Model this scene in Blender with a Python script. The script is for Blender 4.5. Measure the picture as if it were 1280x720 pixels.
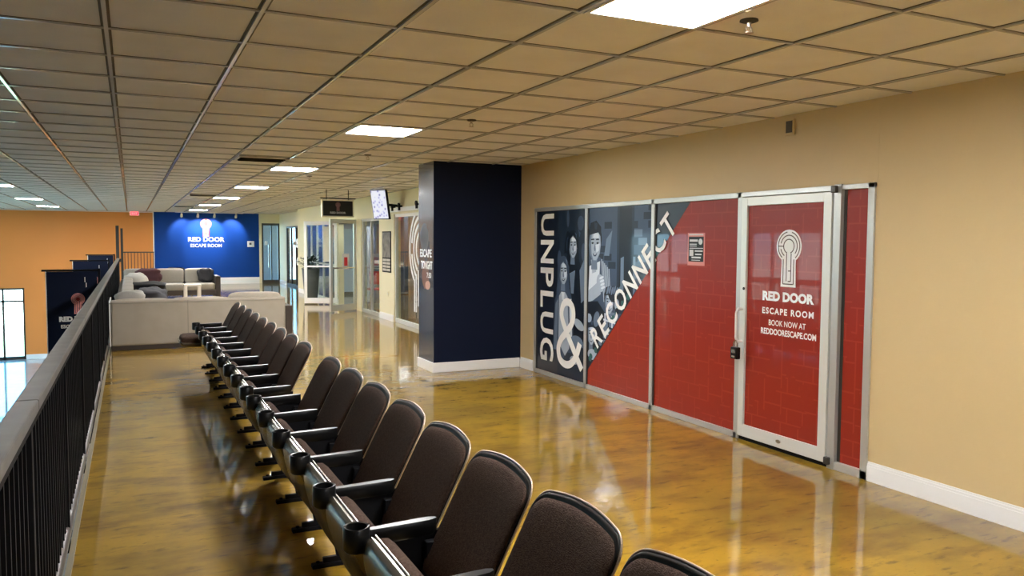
import bpy, math, random
from mathutils import Vector, Matrix, noise
random.seed(7)
S = bpy.context.scene
COL = S.collection
for o in list(bpy.data.objects): bpy.data.objects.remove(o)

# ------------------------------------------------------------------ camera
FOC, YAW, PIT, ROL = 991.18, 0.44827, 0.0588897, 0.0055187
CAMZ = 1.65
def cam_axes():
    cy, sy, cp, sp = math.cos(YAW), math.sin(YAW), math.cos(PIT), math.sin(PIT)
    f = Vector((sy*cp, cy*cp, -sp)); r = Vector((cy, -sy, 0)); u = r.cross(f)
    c, s = math.cos(ROL), math.sin(ROL)
    return c*r+s*u, -s*r+c*u, f
AR, AU, AF = cam_axes()
cd = bpy.data.cameras.new('camera'); cam = bpy.data.objects.new('camera', cd); COL.objects.link(cam)
cd.sensor_width = 36; cd.lens = FOC/1280*36; cd.clip_end = 200; cd.clip_start = 0.05
m = Matrix((AR, AU, -AF)).transposed().to_4x4(); m.translation = (0, 0, CAMZ); cam.matrix_world = m
S.camera = cam

# ------------------------------------------------------------------ light levels / view
EXPOSURE = 1.05
PANEL = 66.0          # ceiling light panels
ROOMP = 20.0           # panels inside the shops
SPOT = 62.0          # picture spots on the blue wall
SKY = 6.5
vs = S.view_settings
vs.view_transform = 'Standard'; vs.look = 'None'; vs.gamma = 1; vs.exposure = EXPOSURE; vs.use_curve_mapping = False
W = bpy.data.worlds.new('world'); S.world = W; W.use_nodes = True
nt = W.node_tree; bg = nt.nodes['Background']
tc = nt.nodes.new('ShaderNodeTexCoord'); sx = nt.nodes.new('ShaderNodeSeparateXYZ'); cr = nt.nodes.new('ShaderNodeValToRGB')
nz = nt.nodes.new('ShaderNodeTexNoise'); nz.inputs['Scale'].default_value = 9; ad = nt.nodes.new('ShaderNodeMath'); ad.operation = 'MULTIPLY_ADD'
nt.links.new(tc.outputs['Generated'], sx.inputs[0]); nt.links.new(tc.outputs['Generated'], nz.inputs['Vector'])
nt.links.new(nz.outputs['Fac'], ad.inputs[0]); ad.inputs[1].default_value = .22; nt.links.new(sx.outputs['Z'], ad.inputs[2])
nt.links.new(ad.outputs[0], cr.inputs[0]); nt.links.new(cr.outputs[0], bg.inputs[0])
e = cr.color_ramp.elements
e[0].position = .0; e[0].color = (.22, .34, .24, 1); e[1].position = .045; e[1].color = (.85, 1, .96, 1)
e2 = cr.color_ramp.elements.new(.15); e2.color = (.16, .50, .88, 1)
e2 = cr.color_ramp.elements.new(.7); e2.color = (.20, .50, .90, 1)
bg.inputs[1].default_value = SKY

CZ = 2.634            # ceiling height
XW = 4.60             # right wall
XS = 4.80             # shop fronts beyond the column
YF = 31.3             # far wall
LZ = -2.45            # floor of the atrium below
EDGE = -0.31          # edge of the walkway

# ------------------------------------------------------------------ materials
def srgb(h):
    h = h.lstrip('#'); v = [int(h[i:i+2], 16)/255 for i in (0, 2, 4)]
    return tuple((c/12.92 if c <= .04045 else ((c+.055)/1.055)**2.4) for c in v)+(1,)
def mat(name, col, rough=.5, metal=0, coat=0, coat_r=.05, spec=.5, emit=None, es=0, bump=None, mott=None, sheen=0, alpha=1, trans=0):
    m = bpy.data.materials.new(name); m.use_nodes = True; t = m.node_tree; b = t.nodes['Principled BSDF']
    if isinstance(col, str): col = srgb(col)
    if len(col) == 3: col = (*col, 1)
    b.inputs['Base Color'].default_value = col; b.inputs['Roughness'].default_value = rough; b.inputs['Metallic'].default_value = metal
    b.inputs['Specular IOR Level'].default_value = spec
    b.inputs['Coat Weight'].default_value = coat; b.inputs['Coat Roughness'].default_value = coat_r
    b.inputs['Sheen Weight'].default_value = sheen
    b.inputs['Alpha'].default_value = alpha; b.inputs['Transmission Weight'].default_value = trans
    if emit is not None:
        if isinstance(emit, str): emit = srgb(emit)
        b.inputs['Emission Color'].default_value = emit; b.inputs['Emission Strength'].default_value = es
    tcn = None
    if mott or bump:
        tcn = t.nodes.new('ShaderNodeTexCoord')
    if mott:   # (scale, other colour, amount)
        n = t.nodes.new('ShaderNodeTexNoise'); n.inputs['Scale'].default_value = mott[0]; n.inputs['Detail'].default_value = 5
        r = t.nodes.new('ShaderNodeValToRGB'); r.color_ramp.elements[0].position = .35; r.color_ramp.elements[1].position = .68
        mx = t.nodes.new('ShaderNodeMix'); mx.data_type = 'RGBA'; mm = t.nodes.new('ShaderNodeMath'); mm.operation = 'MULTIPLY'; mm.inputs[1].default_value = mott[2]
        t.links.new(tcn.outputs['Object'], n.inputs['Vector']); t.links.new(n.outputs['Fac'], r.inputs[0]); t.links.new(r.outputs[0], mm.inputs[0])
        t.links.new(mm.outputs[0], mx.inputs['Factor']); mx.inputs['A'].default_value = col
        oc = srgb(mott[1]) if isinstance(mott[1], str) else (*mott[1], 1)
        mx.inputs['B'].default_value = oc; t.links.new(mx.outputs['Result'], b.inputs['Base Color'])
    if bump:   # (scale, strength)
        n = t.nodes.new('ShaderNodeTexNoise'); n.inputs['Scale'].default_value = bump[0]; n.inputs['Detail'].default_value = 3
        bp = t.nodes.new('ShaderNodeBump'); bp.inputs['Strength'].default_value = bump[1]; bp.inputs['Distance'].default_value = .01
        t.links.new(tcn.outputs['Object'], n.inputs['Vector']); t.links.new(n.outputs['Fac'], bp.inputs['Height']); t.links.new(bp.outputs[0], b.inputs['Normal'])
    return m
M = {}
M['cream'] = mat('cream_wall_paint', (.66, .50, .26), .5, mott=(1.2, (.61, .46, .235), .5), bump=(60, .08))
M['cream_far'] = mat('pale_cream_paint', (.74, .68, .46), .6)
M['white_trim'] = mat('white_trim_paint', (.85, .85, .83), .35)
M['pale_grey'] = mat('pale_grey_wall_paint', (.46, .50, .56), .6)
M['navy'] = mat('navy_paint', (.0022, .0065, .024), .55, spec=.2, bump=(90, .05))
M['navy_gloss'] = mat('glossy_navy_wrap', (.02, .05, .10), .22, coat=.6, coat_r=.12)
M['blue'] = mat('royal_blue_paint', (.004, .046, .25), .6, spec=.15)
M['orange'] = mat('orange_paint', (.70, .245, .045), .6, mott=(.5, (.62, .215, .04), .6))
M['alu'] = mat('brushed_aluminium', (.60, .60, .57), .38, metal=.55)
M['alu_w'] = mat('satin_silver_frame', (.74, .75, .70), .35, metal=.25)
M['dark_alu'] = mat('dark_bronze_gasket', (.05, .045, .04), .4, metal=.3)
M['black'] = mat('black_metal', (.004, .004, .005), .6, spec=.15)
M['black_plastic'] = mat('black_plastic', (.006, .006, .006), .3, spec=.3)
M['white_vinyl'] = mat('white_vinyl_lettering', (.92, .92, .90), .4)
M['white_plastic'] = mat('white_plastic', (.8, .8, .78), .4)
M['tile'] = mat('mineral_ceiling_tile', (.82, .80, .80), .85, mott=(3.0, (.73, .70, .69), .6), bump=(120, .25))
M['tbar'] = mat('ceiling_grid_metal', (.60, .59, .57), .30, metal=.2, coat=1, coat_r=.10)
M['groove'] = mat('tile_edge_groove', (.13, .11, .085), .8)  # dark strips beside the grid bars, painted as shade in the tile recesses
M['reveal'] = mat('dark_reveal', (.05, .045, .04), .8)
M['panel'] = mat('light_diffuser', (.9, .9, .9), .5, emit=(1, .985, .985, 1), es=PANEL)
M['panel_room'] = mat('shop_light_diffuser', (.9, .9, .9), .5, emit=(.93, .97, 1, 1), es=ROOMP)
M['lens'] = mat('glowing_lamp_lens', (.9, .9, .9), .5, emit=(1, 1, 1, 1), es=12)
M['exit'] = mat('lit_red_exit_face', (.6, .02, .03), .5, emit=(1, .05, .08, 1), es=1.6)
M['fabric'] = mat('dark_brown_seat_fabric', (.048, .028, .020), .9, spec=.12, mott=(110, (.095, .062, .046), .75), bump=(260, .5))
M['shell'] = mat('pewter_seat_shell', (.15, .125, .095), .24, metal=.65, bump=(14, .05))
M['rim'] = mat('tan_plastic_rim', (.012, .008, .006), .45, spec=.25)
M['piping'] = mat('pale_tan_edge_piping', (.50, .40, .32), .3, metal=.3)  # pale tan stands in for the glossy highlight along the seat-back edge
M['steel'] = mat('worn_bright_steel', (.62, .58, .52), .22, metal=.9)
M['rail_top'] = mat('grey_painted_top_rail', (.17, .165, .155), .36, mott=(9, (.10, .097, .09), .6))
M['rail_low'] = mat('dark_brown_tube', (.045, .036, .03), .4)
M['uphol'] = mat('greige_upholstery', (.34, .30, .24), .8, mott=(5, (.29, .255, .20), .5), bump=(150, .2))
M['uphol2'] = mat('grey_beige_cushion_fabric', (.30, .27, .225), .85, bump=(20, .25))
M['wicker'] = mat('dark_espresso_frame', (.035, .025, .02), .5)
M['maroon'] = mat('maroon_throw_fabric', (.06, .018, .022), .9)
M['charcoal'] = mat('charcoal_fabric', (.028, .028, .034), .85)
M['offwhite'] = mat('off_white_fabric', (.42, .40, .36), .8, bump=(12, .3))
M['wood_white'] = mat('whitewashed_wood', (.6, .55, .48), .5)
M['pink_wall'] = mat('rosy_beige_paint', (.48, .34, .27), .6)
M['shopdark'] = mat('charcoal_shop_paint', (.09, .10, .14), .6)
M['lilac'] = mat('pale_lilac_grey_paint', (.36, .36, .46), .6)
M['red_seat'] = mat('red_vinyl_seat', (.45, .02, .025), .4)
M['red_sign'] = mat('red_sign_face', (.55, .02, .03), .4)
M['logo_pink'] = mat('salmon_pink_logo_print', (.90, .36, .33), .5)
M['logo_red'] = mat('deep_red_print', (.35, .03, .03), .5)
M['leaf'] = mat('dark_green_leaf', (.012, .03, .012), .5)
M['planter'] = mat('grey_planter', (.10, .105, .11), .5)
M['paper'] = mat('white_paper', (.7, .7, .7), .6)
M['copper'] = mat('sprinkler_brass', (.5, .45, .4), .3, metal=.8)
for i, c in enumerate([(.004, .008, .018), (.013, .024, .046), (.05, .08, .135), (.15, .21, .30), (.40, .48, .58), (.70, .77, .84)]):
    M['pr%d' % i] = mat(['ink_black_blue', 'deep_slate_print', 'slate_blue_print', 'steel_blue_print', 'pale_blue_print', 'light_blue_print'][i], c, .4, spec=.3, coat=.3, coat_r=.04)
M['teal'] = mat('teal_print', (.015, .10, .10), .4)

def red_vinyl():
    m = mat('red_maze_vinyl', (.30, .022, .010), .4, spec=.3, coat=.22, coat_r=.03); t = m.node_tree; b = t.nodes['Principled BSDF']
    tcn = t.nodes.new('ShaderNodeTexCoord'); mp = t.nodes.new('ShaderNodeMapping'); s = t.nodes.new('ShaderNodeSeparateXYZ'); c = t.nodes.new('ShaderNodeCombineXYZ')
    t.links.new(tcn.outputs['Object'], s.inputs[0]); t.links.new(s.outputs['Y'], c.inputs['X']); t.links.new(s.outputs['Z'], c.inputs['Y'])
    def bk(scale, w_, rh, off, sq, swap):
        br = t.nodes.new('ShaderNodeTexBrick')
        if swap:
            c2 = t.nodes.new('ShaderNodeCombineXYZ'); t.links.new(s.outputs['Z'], c2.inputs['X']); t.links.new(s.outputs['Y'], c2.inputs['Y']); t.links.new(c2.outputs[0], br.inputs['Vector'])
        else: t.links.new(c.outputs[0], br.inputs['Vector'])
        br.inputs['Scale'].default_value = scale; br.inputs['Mortar Size'].default_value = .02; br.inputs['Mortar Smooth'].default_value = .6
        br.inputs['Brick Width'].default_value = w_; br.inputs['Row Height'].default_value = rh; br.offset = off; br.squash = sq; br.squash_frequency = 2; return br.outputs['Fac']
    a1 = bk(2.6, .83, .31, .41, .5, False); a2 = bk(2.3, .71, .42, .3, .7, True)
    ns = t.nodes.new('ShaderNodeTexNoise'); ns.inputs['Scale'].default_value = 2.3; t.links.new(c.outputs[0], ns.inputs['Vector'])
    gt = t.nodes.new('ShaderNodeMath'); gt.operation = 'GREATER_THAN'; gt.inputs[1].default_value = .5; t.links.new(ns.outputs['Fac'], gt.inputs[0])
    sel = t.nodes.new('ShaderNodeMix'); t.links.new(gt.outputs[0], sel.inputs[0]); t.links.new(a1, sel.inputs[2]); t.links.new(a2, sel.inputs[3])
    mx = t.nodes.new('ShaderNodeMix'); mx.data_type = 'RGBA'; t.links.new(sel.outputs[0], mx.inputs['Factor'])
    mx.inputs['A'].default_value = (.30, .022, .010, 1); mx.inputs['B'].default_value = (.36, .036, .018, 1)
    t.links.new(mx.outputs['Result'], b.inputs['Base Color'])
    return m
M['red'] = red_vinyl()

def floor_mat(name, cols, coat=1.0, r0=.5, coat_r=.05, bump=.11):
    m = mat(name, cols[0], r0, coat=coat, coat_r=coat_r); t = m.node_tree; b = t.nodes['Principled BSDF']; b.inputs['Specular IOR Level'].default_value = .12
    tcn = t.nodes.new('ShaderNodeTexCoord')
    def nz(scale, stretch, detail=6):
        mp = t.nodes.new('ShaderNodeMapping'); mp.inputs['Scale'].default_value = stretch; n = t.nodes.new('ShaderNodeTexNoise')
        n.inputs['Scale'].default_value = scale; n.inputs['Detail'].default_value = detail; n.inputs['Roughness'].default_value = .62
        t.links.new(tcn.outputs['Object'], mp.inputs[0]); t.links.new(mp.outputs[0], n.inputs['Vector']); return n
    def ramp(n, a, c):
        r = t.nodes.new('ShaderNodeValToRGB'); r.color_ramp.elements[0].position = a; r.color_ramp.elements[1].position = c
        t.links.new(n.outputs['Fac'], r.inputs[0]); return r
    def mix(f, A, B):
        x = t.nodes.new('ShaderNodeMix'); x.data_type = 'RGBA'; t.links.new(f, x.inputs['Factor'])
        for k, v in (('A', A), ('B', B)):
            if isinstance(v, tuple): x.inputs[k].default_value = (*v, 1)
            else: t.links.new(v, x.inputs[k])
        return x.outputs['Result']
    n1 = ramp(nz(.55, (1, .8, 1)), .38, .62); c1 = mix(n1.outputs[0], cols[0], cols[1])
    n2 = ramp(nz(2.6, (.7, 1.6, 1)), .45, .72); c2 = mix(n2.outputs[0], c1, cols[2])
    n3 = ramp(nz(7.0, (.8, 2.6, 1), 8), .56, .74); c3 = mix(n3.outputs[0], c2, cols[3])
    n4 = ramp(nz(22.0, (.8, 2.0, 1), 6), .63, .72); c4 = mix(n4.outputs[0], c3, cols[3])
    t.links.new(c4, b.inputs['Base Color'])
    bp = t.nodes.new('ShaderNodeBump'); bp.inputs['Strength'].default_value = bump; bp.inputs['Distance'].default_value = .02
    nb = nz(4.5, (1, 1, 1), 4); t.links.new(nb.outputs['Fac'], bp.inputs['Height'])
    t.links.new(bp.outputs[0], b.inputs['Normal']); t.links.new(bp.outputs[0], b.inputs['Coat Normal'])
    return m
M['floor'] = floor_mat('stained_polished_concrete', [(.40, .235, .016), (.22, .140, .016), (.15, .078, .010), (.085, .045, .010)])
M['floor_low'] = floor_mat('grey_polished_concrete', [(.26, .29, .31), (.22, .25, .28), (.20, .23, .25), (.17, .2, .2)], coat_r=.02, bump=.03)

def glass():
    m = bpy.data.materials.new('clear_glass_pane'); m.use_nodes = True; t = m.node_tree; t.nodes.clear()
    o = t.nodes.new('ShaderNodeOutputMaterial'); mx = t.nodes.new('ShaderNodeMixShader'); g = t.nodes.new('ShaderNodeBsdfGlossy'); tr = t.nodes.new('ShaderNodeBsdfTransparent')
    f = t.nodes.new('ShaderNodeFresnel'); gm = t.nodes.new('ShaderNodeNewGeometry'); io = t.nodes.new('ShaderNodeMapRange'); io.inputs['To Min'].default_value = 1.45; io.inputs['To Max'].default_value = 1/1.45
    t.links.new(gm.outputs['Backfacing'], io.inputs['Value']); t.links.new(io.outputs[0], f.inputs[0]); g.inputs['Roughness'].default_value = .02; tr.inputs[0].default_value = (.90, .95, .93, 1)
    t.links.new(f.outputs[0], mx.inputs[0]); t.links.new(tr.outputs[0], mx.inputs[1]); t.links.new(g.outputs[0], mx.inputs[2]); t.links.new(mx.outputs[0], o.inputs[0])
    return m
M['glass'] = glass()

def screen_mat():
    m = mat('lit_screen_picture', (.1, .1, .1), .3); t = m.node_tree; b = t.nodes['Principled BSDF']
    tcn = t.nodes.new('ShaderNodeTexCoord'); n = t.nodes.new('ShaderNodeTexVoronoi'); n.inputs['Scale'].default_value = 16
    r = t.nodes.new('ShaderNodeValToRGB'); e = r.color_ramp.elements; e[0].position = .12; e[0].color = (.07, .06, .22, 1); e[1].position = .32; e[1].color = (.55, .55, .95, 1)
    x = r.color_ramp.elements.new(.5); x.color = (.9, .92, 1, 1)
    t.links.new(tcn.outputs['Object'], n.inputs['Vector']); t.links.new(n.outputs['Distance'], r.inputs[0]); t.links.new(r.outputs[0], b.inputs['Emission Color'])
    b.inputs['Emission Strength'].default_value = .42
    return m
M['screen'] = screen_mat()

# ------------------------------------------------------------------ mesh helpers
class MB:
    def __init__(s): s.v = []; s.f = []; s.m = []
    def add(s, vs_, fs, mi=0):
        b = len(s.v); s.v += [tuple(p) for p in vs_]
        for f in fs: s.f.append([i+b for i in f]); s.m.append(mi)
    def box(s, x0, y0, z0, x1, y1, z1, mi=0):
        if x0 > x1: x0, x1 = x1, x0
        if y0 > y1: y0, y1 = y1, y0
        if z0 > z1: z0, z1 = z1, z0
        s.add([(x0,y0,z0),(x1,y0,z0),(x1,y1,z0),(x0,y1,z0),(x0,y0,z1),(x1,y0,z1),(x1,y1,z1),(x0,y1,z1)],
              [(3,2,1,0),(4,5,6,7),(0,1,5,4),(1,2,6,5),(2,3,7,6),(3,0,4,7)], mi); return s
    def tube(s, p0, p1, r0, r1=None, n=12, mi=0):
        r1 = r0 if r1 is None else r1
        p0, p1 = Vector(p0), Vector(p1); d = (p1-p0).normalized(); a = d.orthogonal().normalized(); b = d.cross(a)
        V = []
        for p, r in ((p0, r0), (p1, r1)):
            for i in range(n):
                t = 2*math.pi*i/n; V.append(p+(a*math.cos(t)+b*math.sin(t))*r)
        s.add(V, [(i, (i+1) % n, n+(i+1) % n, n+i) for i in range(n)]+[tuple(range(n))[::-1], tuple(range(n, 2*n))], mi); return s
    def path(s, pts, r, n=8, mi=0):
        for a, b in zip(pts[:-1], pts[1:]): s.tube(a, b, r, r, n, mi)
        return s
    def lathe(s, c, prof, n=20, mi=0):   # prof: (r,z) list, about vertical axis
        V = []; k = len(prof)
        for r, z in prof:
            for i in range(n):
                t = 2*math.pi*i/n; V.append((c[0]+r*math.cos(t), c[1]+r*math.sin(t), c[2]+z))
        F = []
        for j in range(k-1):
            for i in range(n): F.append((j*n+i, j*n+(i+1) % n, (j+1)*n+(i+1) % n, (j+1)*n+i))
        F.append(tuple(range(n))[::-1]); F.append(tuple(range((k-1)*n, k*n)))
        s.add(V, F, mi); return s
    def rings(s, rings, mi=0, cap0=True, cap1=True):
        n = len(rings[0]); V = [p for r in rings for p in r]; F = []
        for j in range(len(rings)-1):
            for i in range(n): F.append((j*n+i, j*n+(i+1) % n, (j+1)*n+(i+1) % n, (j+1)*n+i))
        if cap0: F.append(tuple(range(n))[::-1])
        if cap1: F.append(tuple(range((len(rings)-1)*n, len(rings)*n)))
        s.add(V, F, mi); return s
    def prism(s, pts, fr, d0, d1, mi=0):   # 2-D outline on a frame, from depth d0 to d1
        A = [fr(a, b, d0) for a, b in pts]; B = [fr(a, b, d1) for a, b in pts]; n = len(pts)
        s.add(A+B, [tuple(range(n)), tuple(range(n, 2*n))[::-1]]+[(i, i+n, (i+1) % n+n, (i+1) % n) for i in range(n)], mi); return s
    def ico(s, c, rx, ry, rz, n=14, m=9, e=1.0, wob=0, mi=0, seed=0):
        V = []; F = []
        def sg(x): return math.copysign(abs(x)**e, x)
        for j in range(m+1):
            ph = math.pi*j/m
            for i in range(n):
                th = 2*math.pi*i/n
                x, y, z = sg(math.sin(ph))*sg(math.cos(th)), sg(math.sin(ph))*sg(math.sin(th)), sg(math.cos(ph))
                k = 1+wob*noise.noise(Vector((x*1.7+seed, y*1.7, z*1.7)))
                V.append((c[0]+rx*x*k, c[1]+ry*y*k, c[2]+rz*z*k))
        for j in range(m):
            for i in range(n): F.append((j*n+i, (j+1)*n+i, (j+1)*n+(i+1) % n, j*n+(i+1) % n))
        s.add(V, F, mi); return s
    def build(s, name, mats, parent=None, bevel=0, smooth=False, seg=2, angle=35, fix=True):
        if not isinstance(mats, (list, tuple)): mats = [mats]
        org = ORG.get(parent, Vector((0, 0, 0))) if parent else Vector((0, 0, 0))
        me = bpy.data.meshes.new(name); me.from_pydata([tuple(Vector(p)-org) for p in s.v], [], s.f)
        for q in mats: me.materials.append(q)
        me.polygons.foreach_set('material_index', s.m)
        if fix:
            import bmesh
            bm = bmesh.new(); bm.from_mesh(me); bmesh.ops.recalc_face_normals(bm, faces=bm.faces); bm.to_mesh(me); bm.free()
        if smooth:
            me.polygons.foreach_set('use_smooth', [True]*len(me.polygons)); me.set_sharp_from_angle(angle=math.radians(angle))
        me.update()
        o = bpy.data.objects.new(name, me); COL.objects.link(o)
        if parent: o.parent = parent
        ORG[o] = org
        if bevel:
            b = o.modifiers.new('bevel', 'BEVEL'); b.width = bevel; b.segments = seg; b.limit_method = 'ANGLE'; b.angle_limit = math.radians(40)
        return o
ORG = {}
def tag(o, label, cat, group=None, kind=None):
    if label: o['label'] = label
    if cat: o['category'] = cat
    if group: o['group'] = group
    if kind: o['kind'] = kind
    return o
def thing(name, label, cat, loc=(0, 0, 0), group=None, kind=None):
    o = bpy.data.objects.new(name, None); COL.objects.link(o); o.location = loc; o.empty_display_size = .1; ORG[o] = Vector(loc)
    return tag(o, label, cat, group, kind)
def structure(o, label=None, cat=None):
    o['kind'] = 'structure'
    if label: o['label'] = label
    if cat: o['category'] = cat
    return o
def copy_tree(o, parent=None):
    c = o.copy(); COL.objects.link(c); c.parent = parent
    for ch in o.children: copy_tree(ch, c)
    return c
def frame(o, u, v, nrm):
    o, u, v, nrm = Vector(o), Vector(u), Vector(v), Vector(nrm)
    return lambda a, b, d=0: o+u*a+v*b+nrm*d
# frames: a to the viewer's right, b up, d towards the viewer
def wall_x(x): return frame((x, 0, 0), (0, 1, 0), (0, 0, 1), (-1, 0, 0))       # a is world y (grows to the viewer's left)
def text_mb(txt, fr, a, b, size, d0, d1, mb, mi=0, right=(1, 0), up=(0, 1), wide=1.0, bold=0.0, align='LEFT', fit=None, space=1.0):
    """lettering: laid on a frame from (a,b), running along 'right' with its height along 'up'"""
    cu = bpy.data.curves.new('lettering', 'FONT'); cu.body = txt; cu.size = 1; cu.offset = bold; cu.resolution_u = 3; cu.space_character = space
    ob = bpy.data.objects.new('lettering', cu); COL.objects.link(ob)
    dg = bpy.context.evaluated_depsgraph_get(); me = bpy.data.meshes.new_from_object(ob.evaluated_get(dg))
    vs_ = [v.co.copy() for v in me.vertices]; fs = [tuple(p.vertices) for p in me.polygons]
    bpy.data.objects.remove(ob); bpy.data.curves.remove(cu)
    x0 = min(v.x for v in vs_); x1 = max(v.x for v in vs_); y0 = min(v.y for v in vs_); y1 = max(v.y for v in vs_)
    if fit: sxx, syy = fit[0]/(x1-x0), fit[1]/(y1-y0)
    else: sxx, syy = size*wide, size
    off = {'LEFT': 0, 'CENTER': .5*(x1-x0)*sxx, 'RIGHT': (x1-x0)*sxx}[align]
    def P(v, d):
        px, py = (v.x-x0)*sxx-off, (v.y-y0)*syy
        return fr(a+right[0]*px+up[0]*py, b+right[1]*px+up[1]*py, d)
    mb.add([P(v, d1) for v in vs_], fs, mi)
    bpy.data.meshes.remove(me)
def circ(a, b, r, n=28, t0=0, t1=360, rb=None):
    rb = rb or r
    full = abs(t1-t0) >= 360
    return [(a+r*math.cos(math.radians(t0+(t1-t0)*i/(n if full else n-1))), b+rb*math.sin(math.radians(t0+(t1-t0)*i/(n if full else n-1)))) for i in range(n)]
def stroke(mb, pts, w, fr, d0, d1, mi=0):
    """a ribbon of width w along the points, mitred; it climbs a hair so that crossings never share a plane"""
    n = len(pts); Lf = []; Rt = []
    for i in range(n):
        a = pts[max(i-1, 0)]; b = pts[min(i+1, n-1)]; L = math.hypot(b[0]-a[0], b[1]-a[1]) or 1; nx, ny = -(b[1]-a[1])/L*w/2, (b[0]-a[0])/L*w/2
        Lf.append((pts[i][0]+nx, pts[i][1]+ny)); Rt.append((pts[i][0]-nx, pts[i][1]-ny))
    V = []
    for i in range(n):
        k = i*1.2e-5; V += [fr(*Lf[i], d0), fr(*Rt[i], d0), fr(*Rt[i], d1+k), fr(*Lf[i], d1+k)]
    F = [(0, 1, 2, 3), (4*n-1, 4*n-2, 4*n-3, 4*n-4)]
    for i in range(n-1):
        for q in range(4): F.append((4*i+q, 4*i+(q+1) % 4, 4*(i+1)+(q+1) % 4, 4*(i+1)+q))
    mb.add(V, F, mi)
def keyhole(fill, line, fr, ca, top, h, d, sgn=1, mi=0, li=0):
    """the maze keyhole emblem, h tall, its top at 'top', centred on ca"""
    R = h*.29; cb = top-R; t0 = math.radians(-58)
    out = [(ca+sgn*R*math.cos(t), cb+R*math.sin(t)) for t in [math.radians(-55+290*i/30) for i in range(31)]]
    out += [(ca-sgn*R*.56, cb-R*1.15), (ca-sgn*R*.60, top-h), (ca+sgn*R*.60, top-h), (ca+sgn*R*.56, cb-R*1.15)]
    fill.prism(out, fr, d, d+.0015, mi)
    w = h*.016; e0, e1 = d+.0016, d+.0026
    def arc(r, a0, a1, n=18): return [(ca+sgn*r*math.cos(math.radians(a0+(a1-a0)*i/n)), cb+r*math.sin(math.radians(a0+(a1-a0)*i/n))) for i in range(n+1)]
    stroke(line, arc(R*.42, -70, 250), w, fr, e0, e1, li)
    stroke(line, arc(R*.66, -40, 165), w, fr, e0, e1, li); stroke(line, arc(R*.66, 195, 238), w, fr, e0, e1, li)
    stroke(line, arc(R*.86, 100, 232), w, fr, e0, e1, li); stroke(line, arc(R*.86, -52, 75), w, fr, e0, e1, li)
    stroke(line, [(ca-sgn*R*.86, cb), (ca-sgn*R*.42, cb)], w, fr, e0, e1, li)
    for k in (-.42, -.16, .20, .42):
        stroke(line, [(ca+sgn*R*k, cb-R*(.78 if abs(k) > .3 else .42)), (ca+sgn*R*k, top-h*(.95 if abs(k) > .3 else .90))], w, fr, e0, e1, li)
    stroke(line, [(ca-sgn*R*.42, top-h*.95), (ca+sgn*R*.42, top-h*.95)], w, fr, e0, e1, li)
    stroke(line, [(ca+sgn*R*.20, top-h*.72), (ca-sgn*R*.02, top-h*.72)], w, fr, e0, e1, li)
    stroke(line, [(ca+sgn*R*.20, top-h*.90), (ca-sgn*R*.02, top-h*.90)], w, fr, e0, e1, li)

# ================================================================== THE SETTING
# walkway slab
f = MB(); f.box(EDGE, -4, -.30, 9.2, YF-1.0, 0); f.box(.76, YF-1.0, -.30, 9.2, YF+3.0, 0)
structure(f.build('floor', M['floor']))
f = MB(); f.box(-9, -4, LZ-.1, EDGE+3, YF+.2, LZ); structure(f.build('floor_lower', M['floor_low']))
f = MB(); f.box(EDGE+.3, -4, LZ, EDGE+.4, YF, -.30); structure(f.build('wall_under_walkway', M['cream']))
f = MB(); f.box(EDGE-.012, -4, -.29, EDGE, YF-1.0, .012, 0); f.box(EDGE, -4, 0, EDGE+.014, YF-1.0, .010, 0)
structure(f.build('trim_1', mat('pale_edge_strip', (.24, .21, .14), .5)))
# ceiling: tiles and grid
G0X, G0Y, T = -.0813, 2.3689, .6096
f = MB(); f.box(-9.2, -4.2, CZ, 9.2, YF+3.2, CZ+.12, 0)
k = math.ceil((-9-G0X)/T)
while G0X+k*T < 8.9:
    x = G0X+k*T; f.box(x-.021, -4, CZ-.0020, x+.021, YF+3, CZ-.0005, 2); f.box(x-.009, -4, CZ-.011, x+.009, YF+3, CZ-.0021, 1); k += 1
k = math.ceil((-4-G0Y)/T)
while G0Y+k*T < YF+3:
    y = G0Y+k*T; f.box(-9, y-.013, CZ-.0016, 9, y+.013, CZ-.0005, 2); f.box(-9, y-.006, CZ-.0095, 9, y+.006, CZ-.0021, 1); k += 1
structure(f.build('ceiling', [M['tile'], M['tbar'], M['groove']]))

# right wall: header over the red shop front, plain stretches each side
def base_board(mb, p0, p1, nrm, h=.135, t=.016):
    (x0, y0), (x1, y1) = p0, p1; nx, ny = nrm
    mb.box(x0, y0, 0, x1+nx*t, y1+ny*t, h*.78); mb.box(x0, y0, h*.78, x1+nx*t*.7, y1+ny*t*.7, h*.90); mb.box(x0, y0, h*.90, x1+nx*t*.4, y1+ny*t*.4, h)
SY0, SY1, SZ = 3.83, 8.90, 2.065
f = MB(); f.box(XW, -4, 0, XW+.2, SY0, CZ); f.box(XW, SY0, SZ, XW+.2, SY1, CZ); f.box(XW, SY1, 0, XW+.2, 9.86, CZ)
f.box(XW-.0015, SY0-.012, SZ, XW, SY0-.006, CZ)
f.box(XW+.16, SY0, 0, XW+.2, SY1, SZ)
structure(f.build('wall_right', M['cream']))
f = MB(); base_board(f, (XW-.0, -4), (XW-.0, SY0-.005), (-1, 0)); structure(f.build('baseboard_right', M['white_trim']))
f = MB(); base_board(f, (XW, SY1+.03), (XW, 9.28), (-1, 0)); structure(f.build('baseboard_corner', M['white_trim']))
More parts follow.
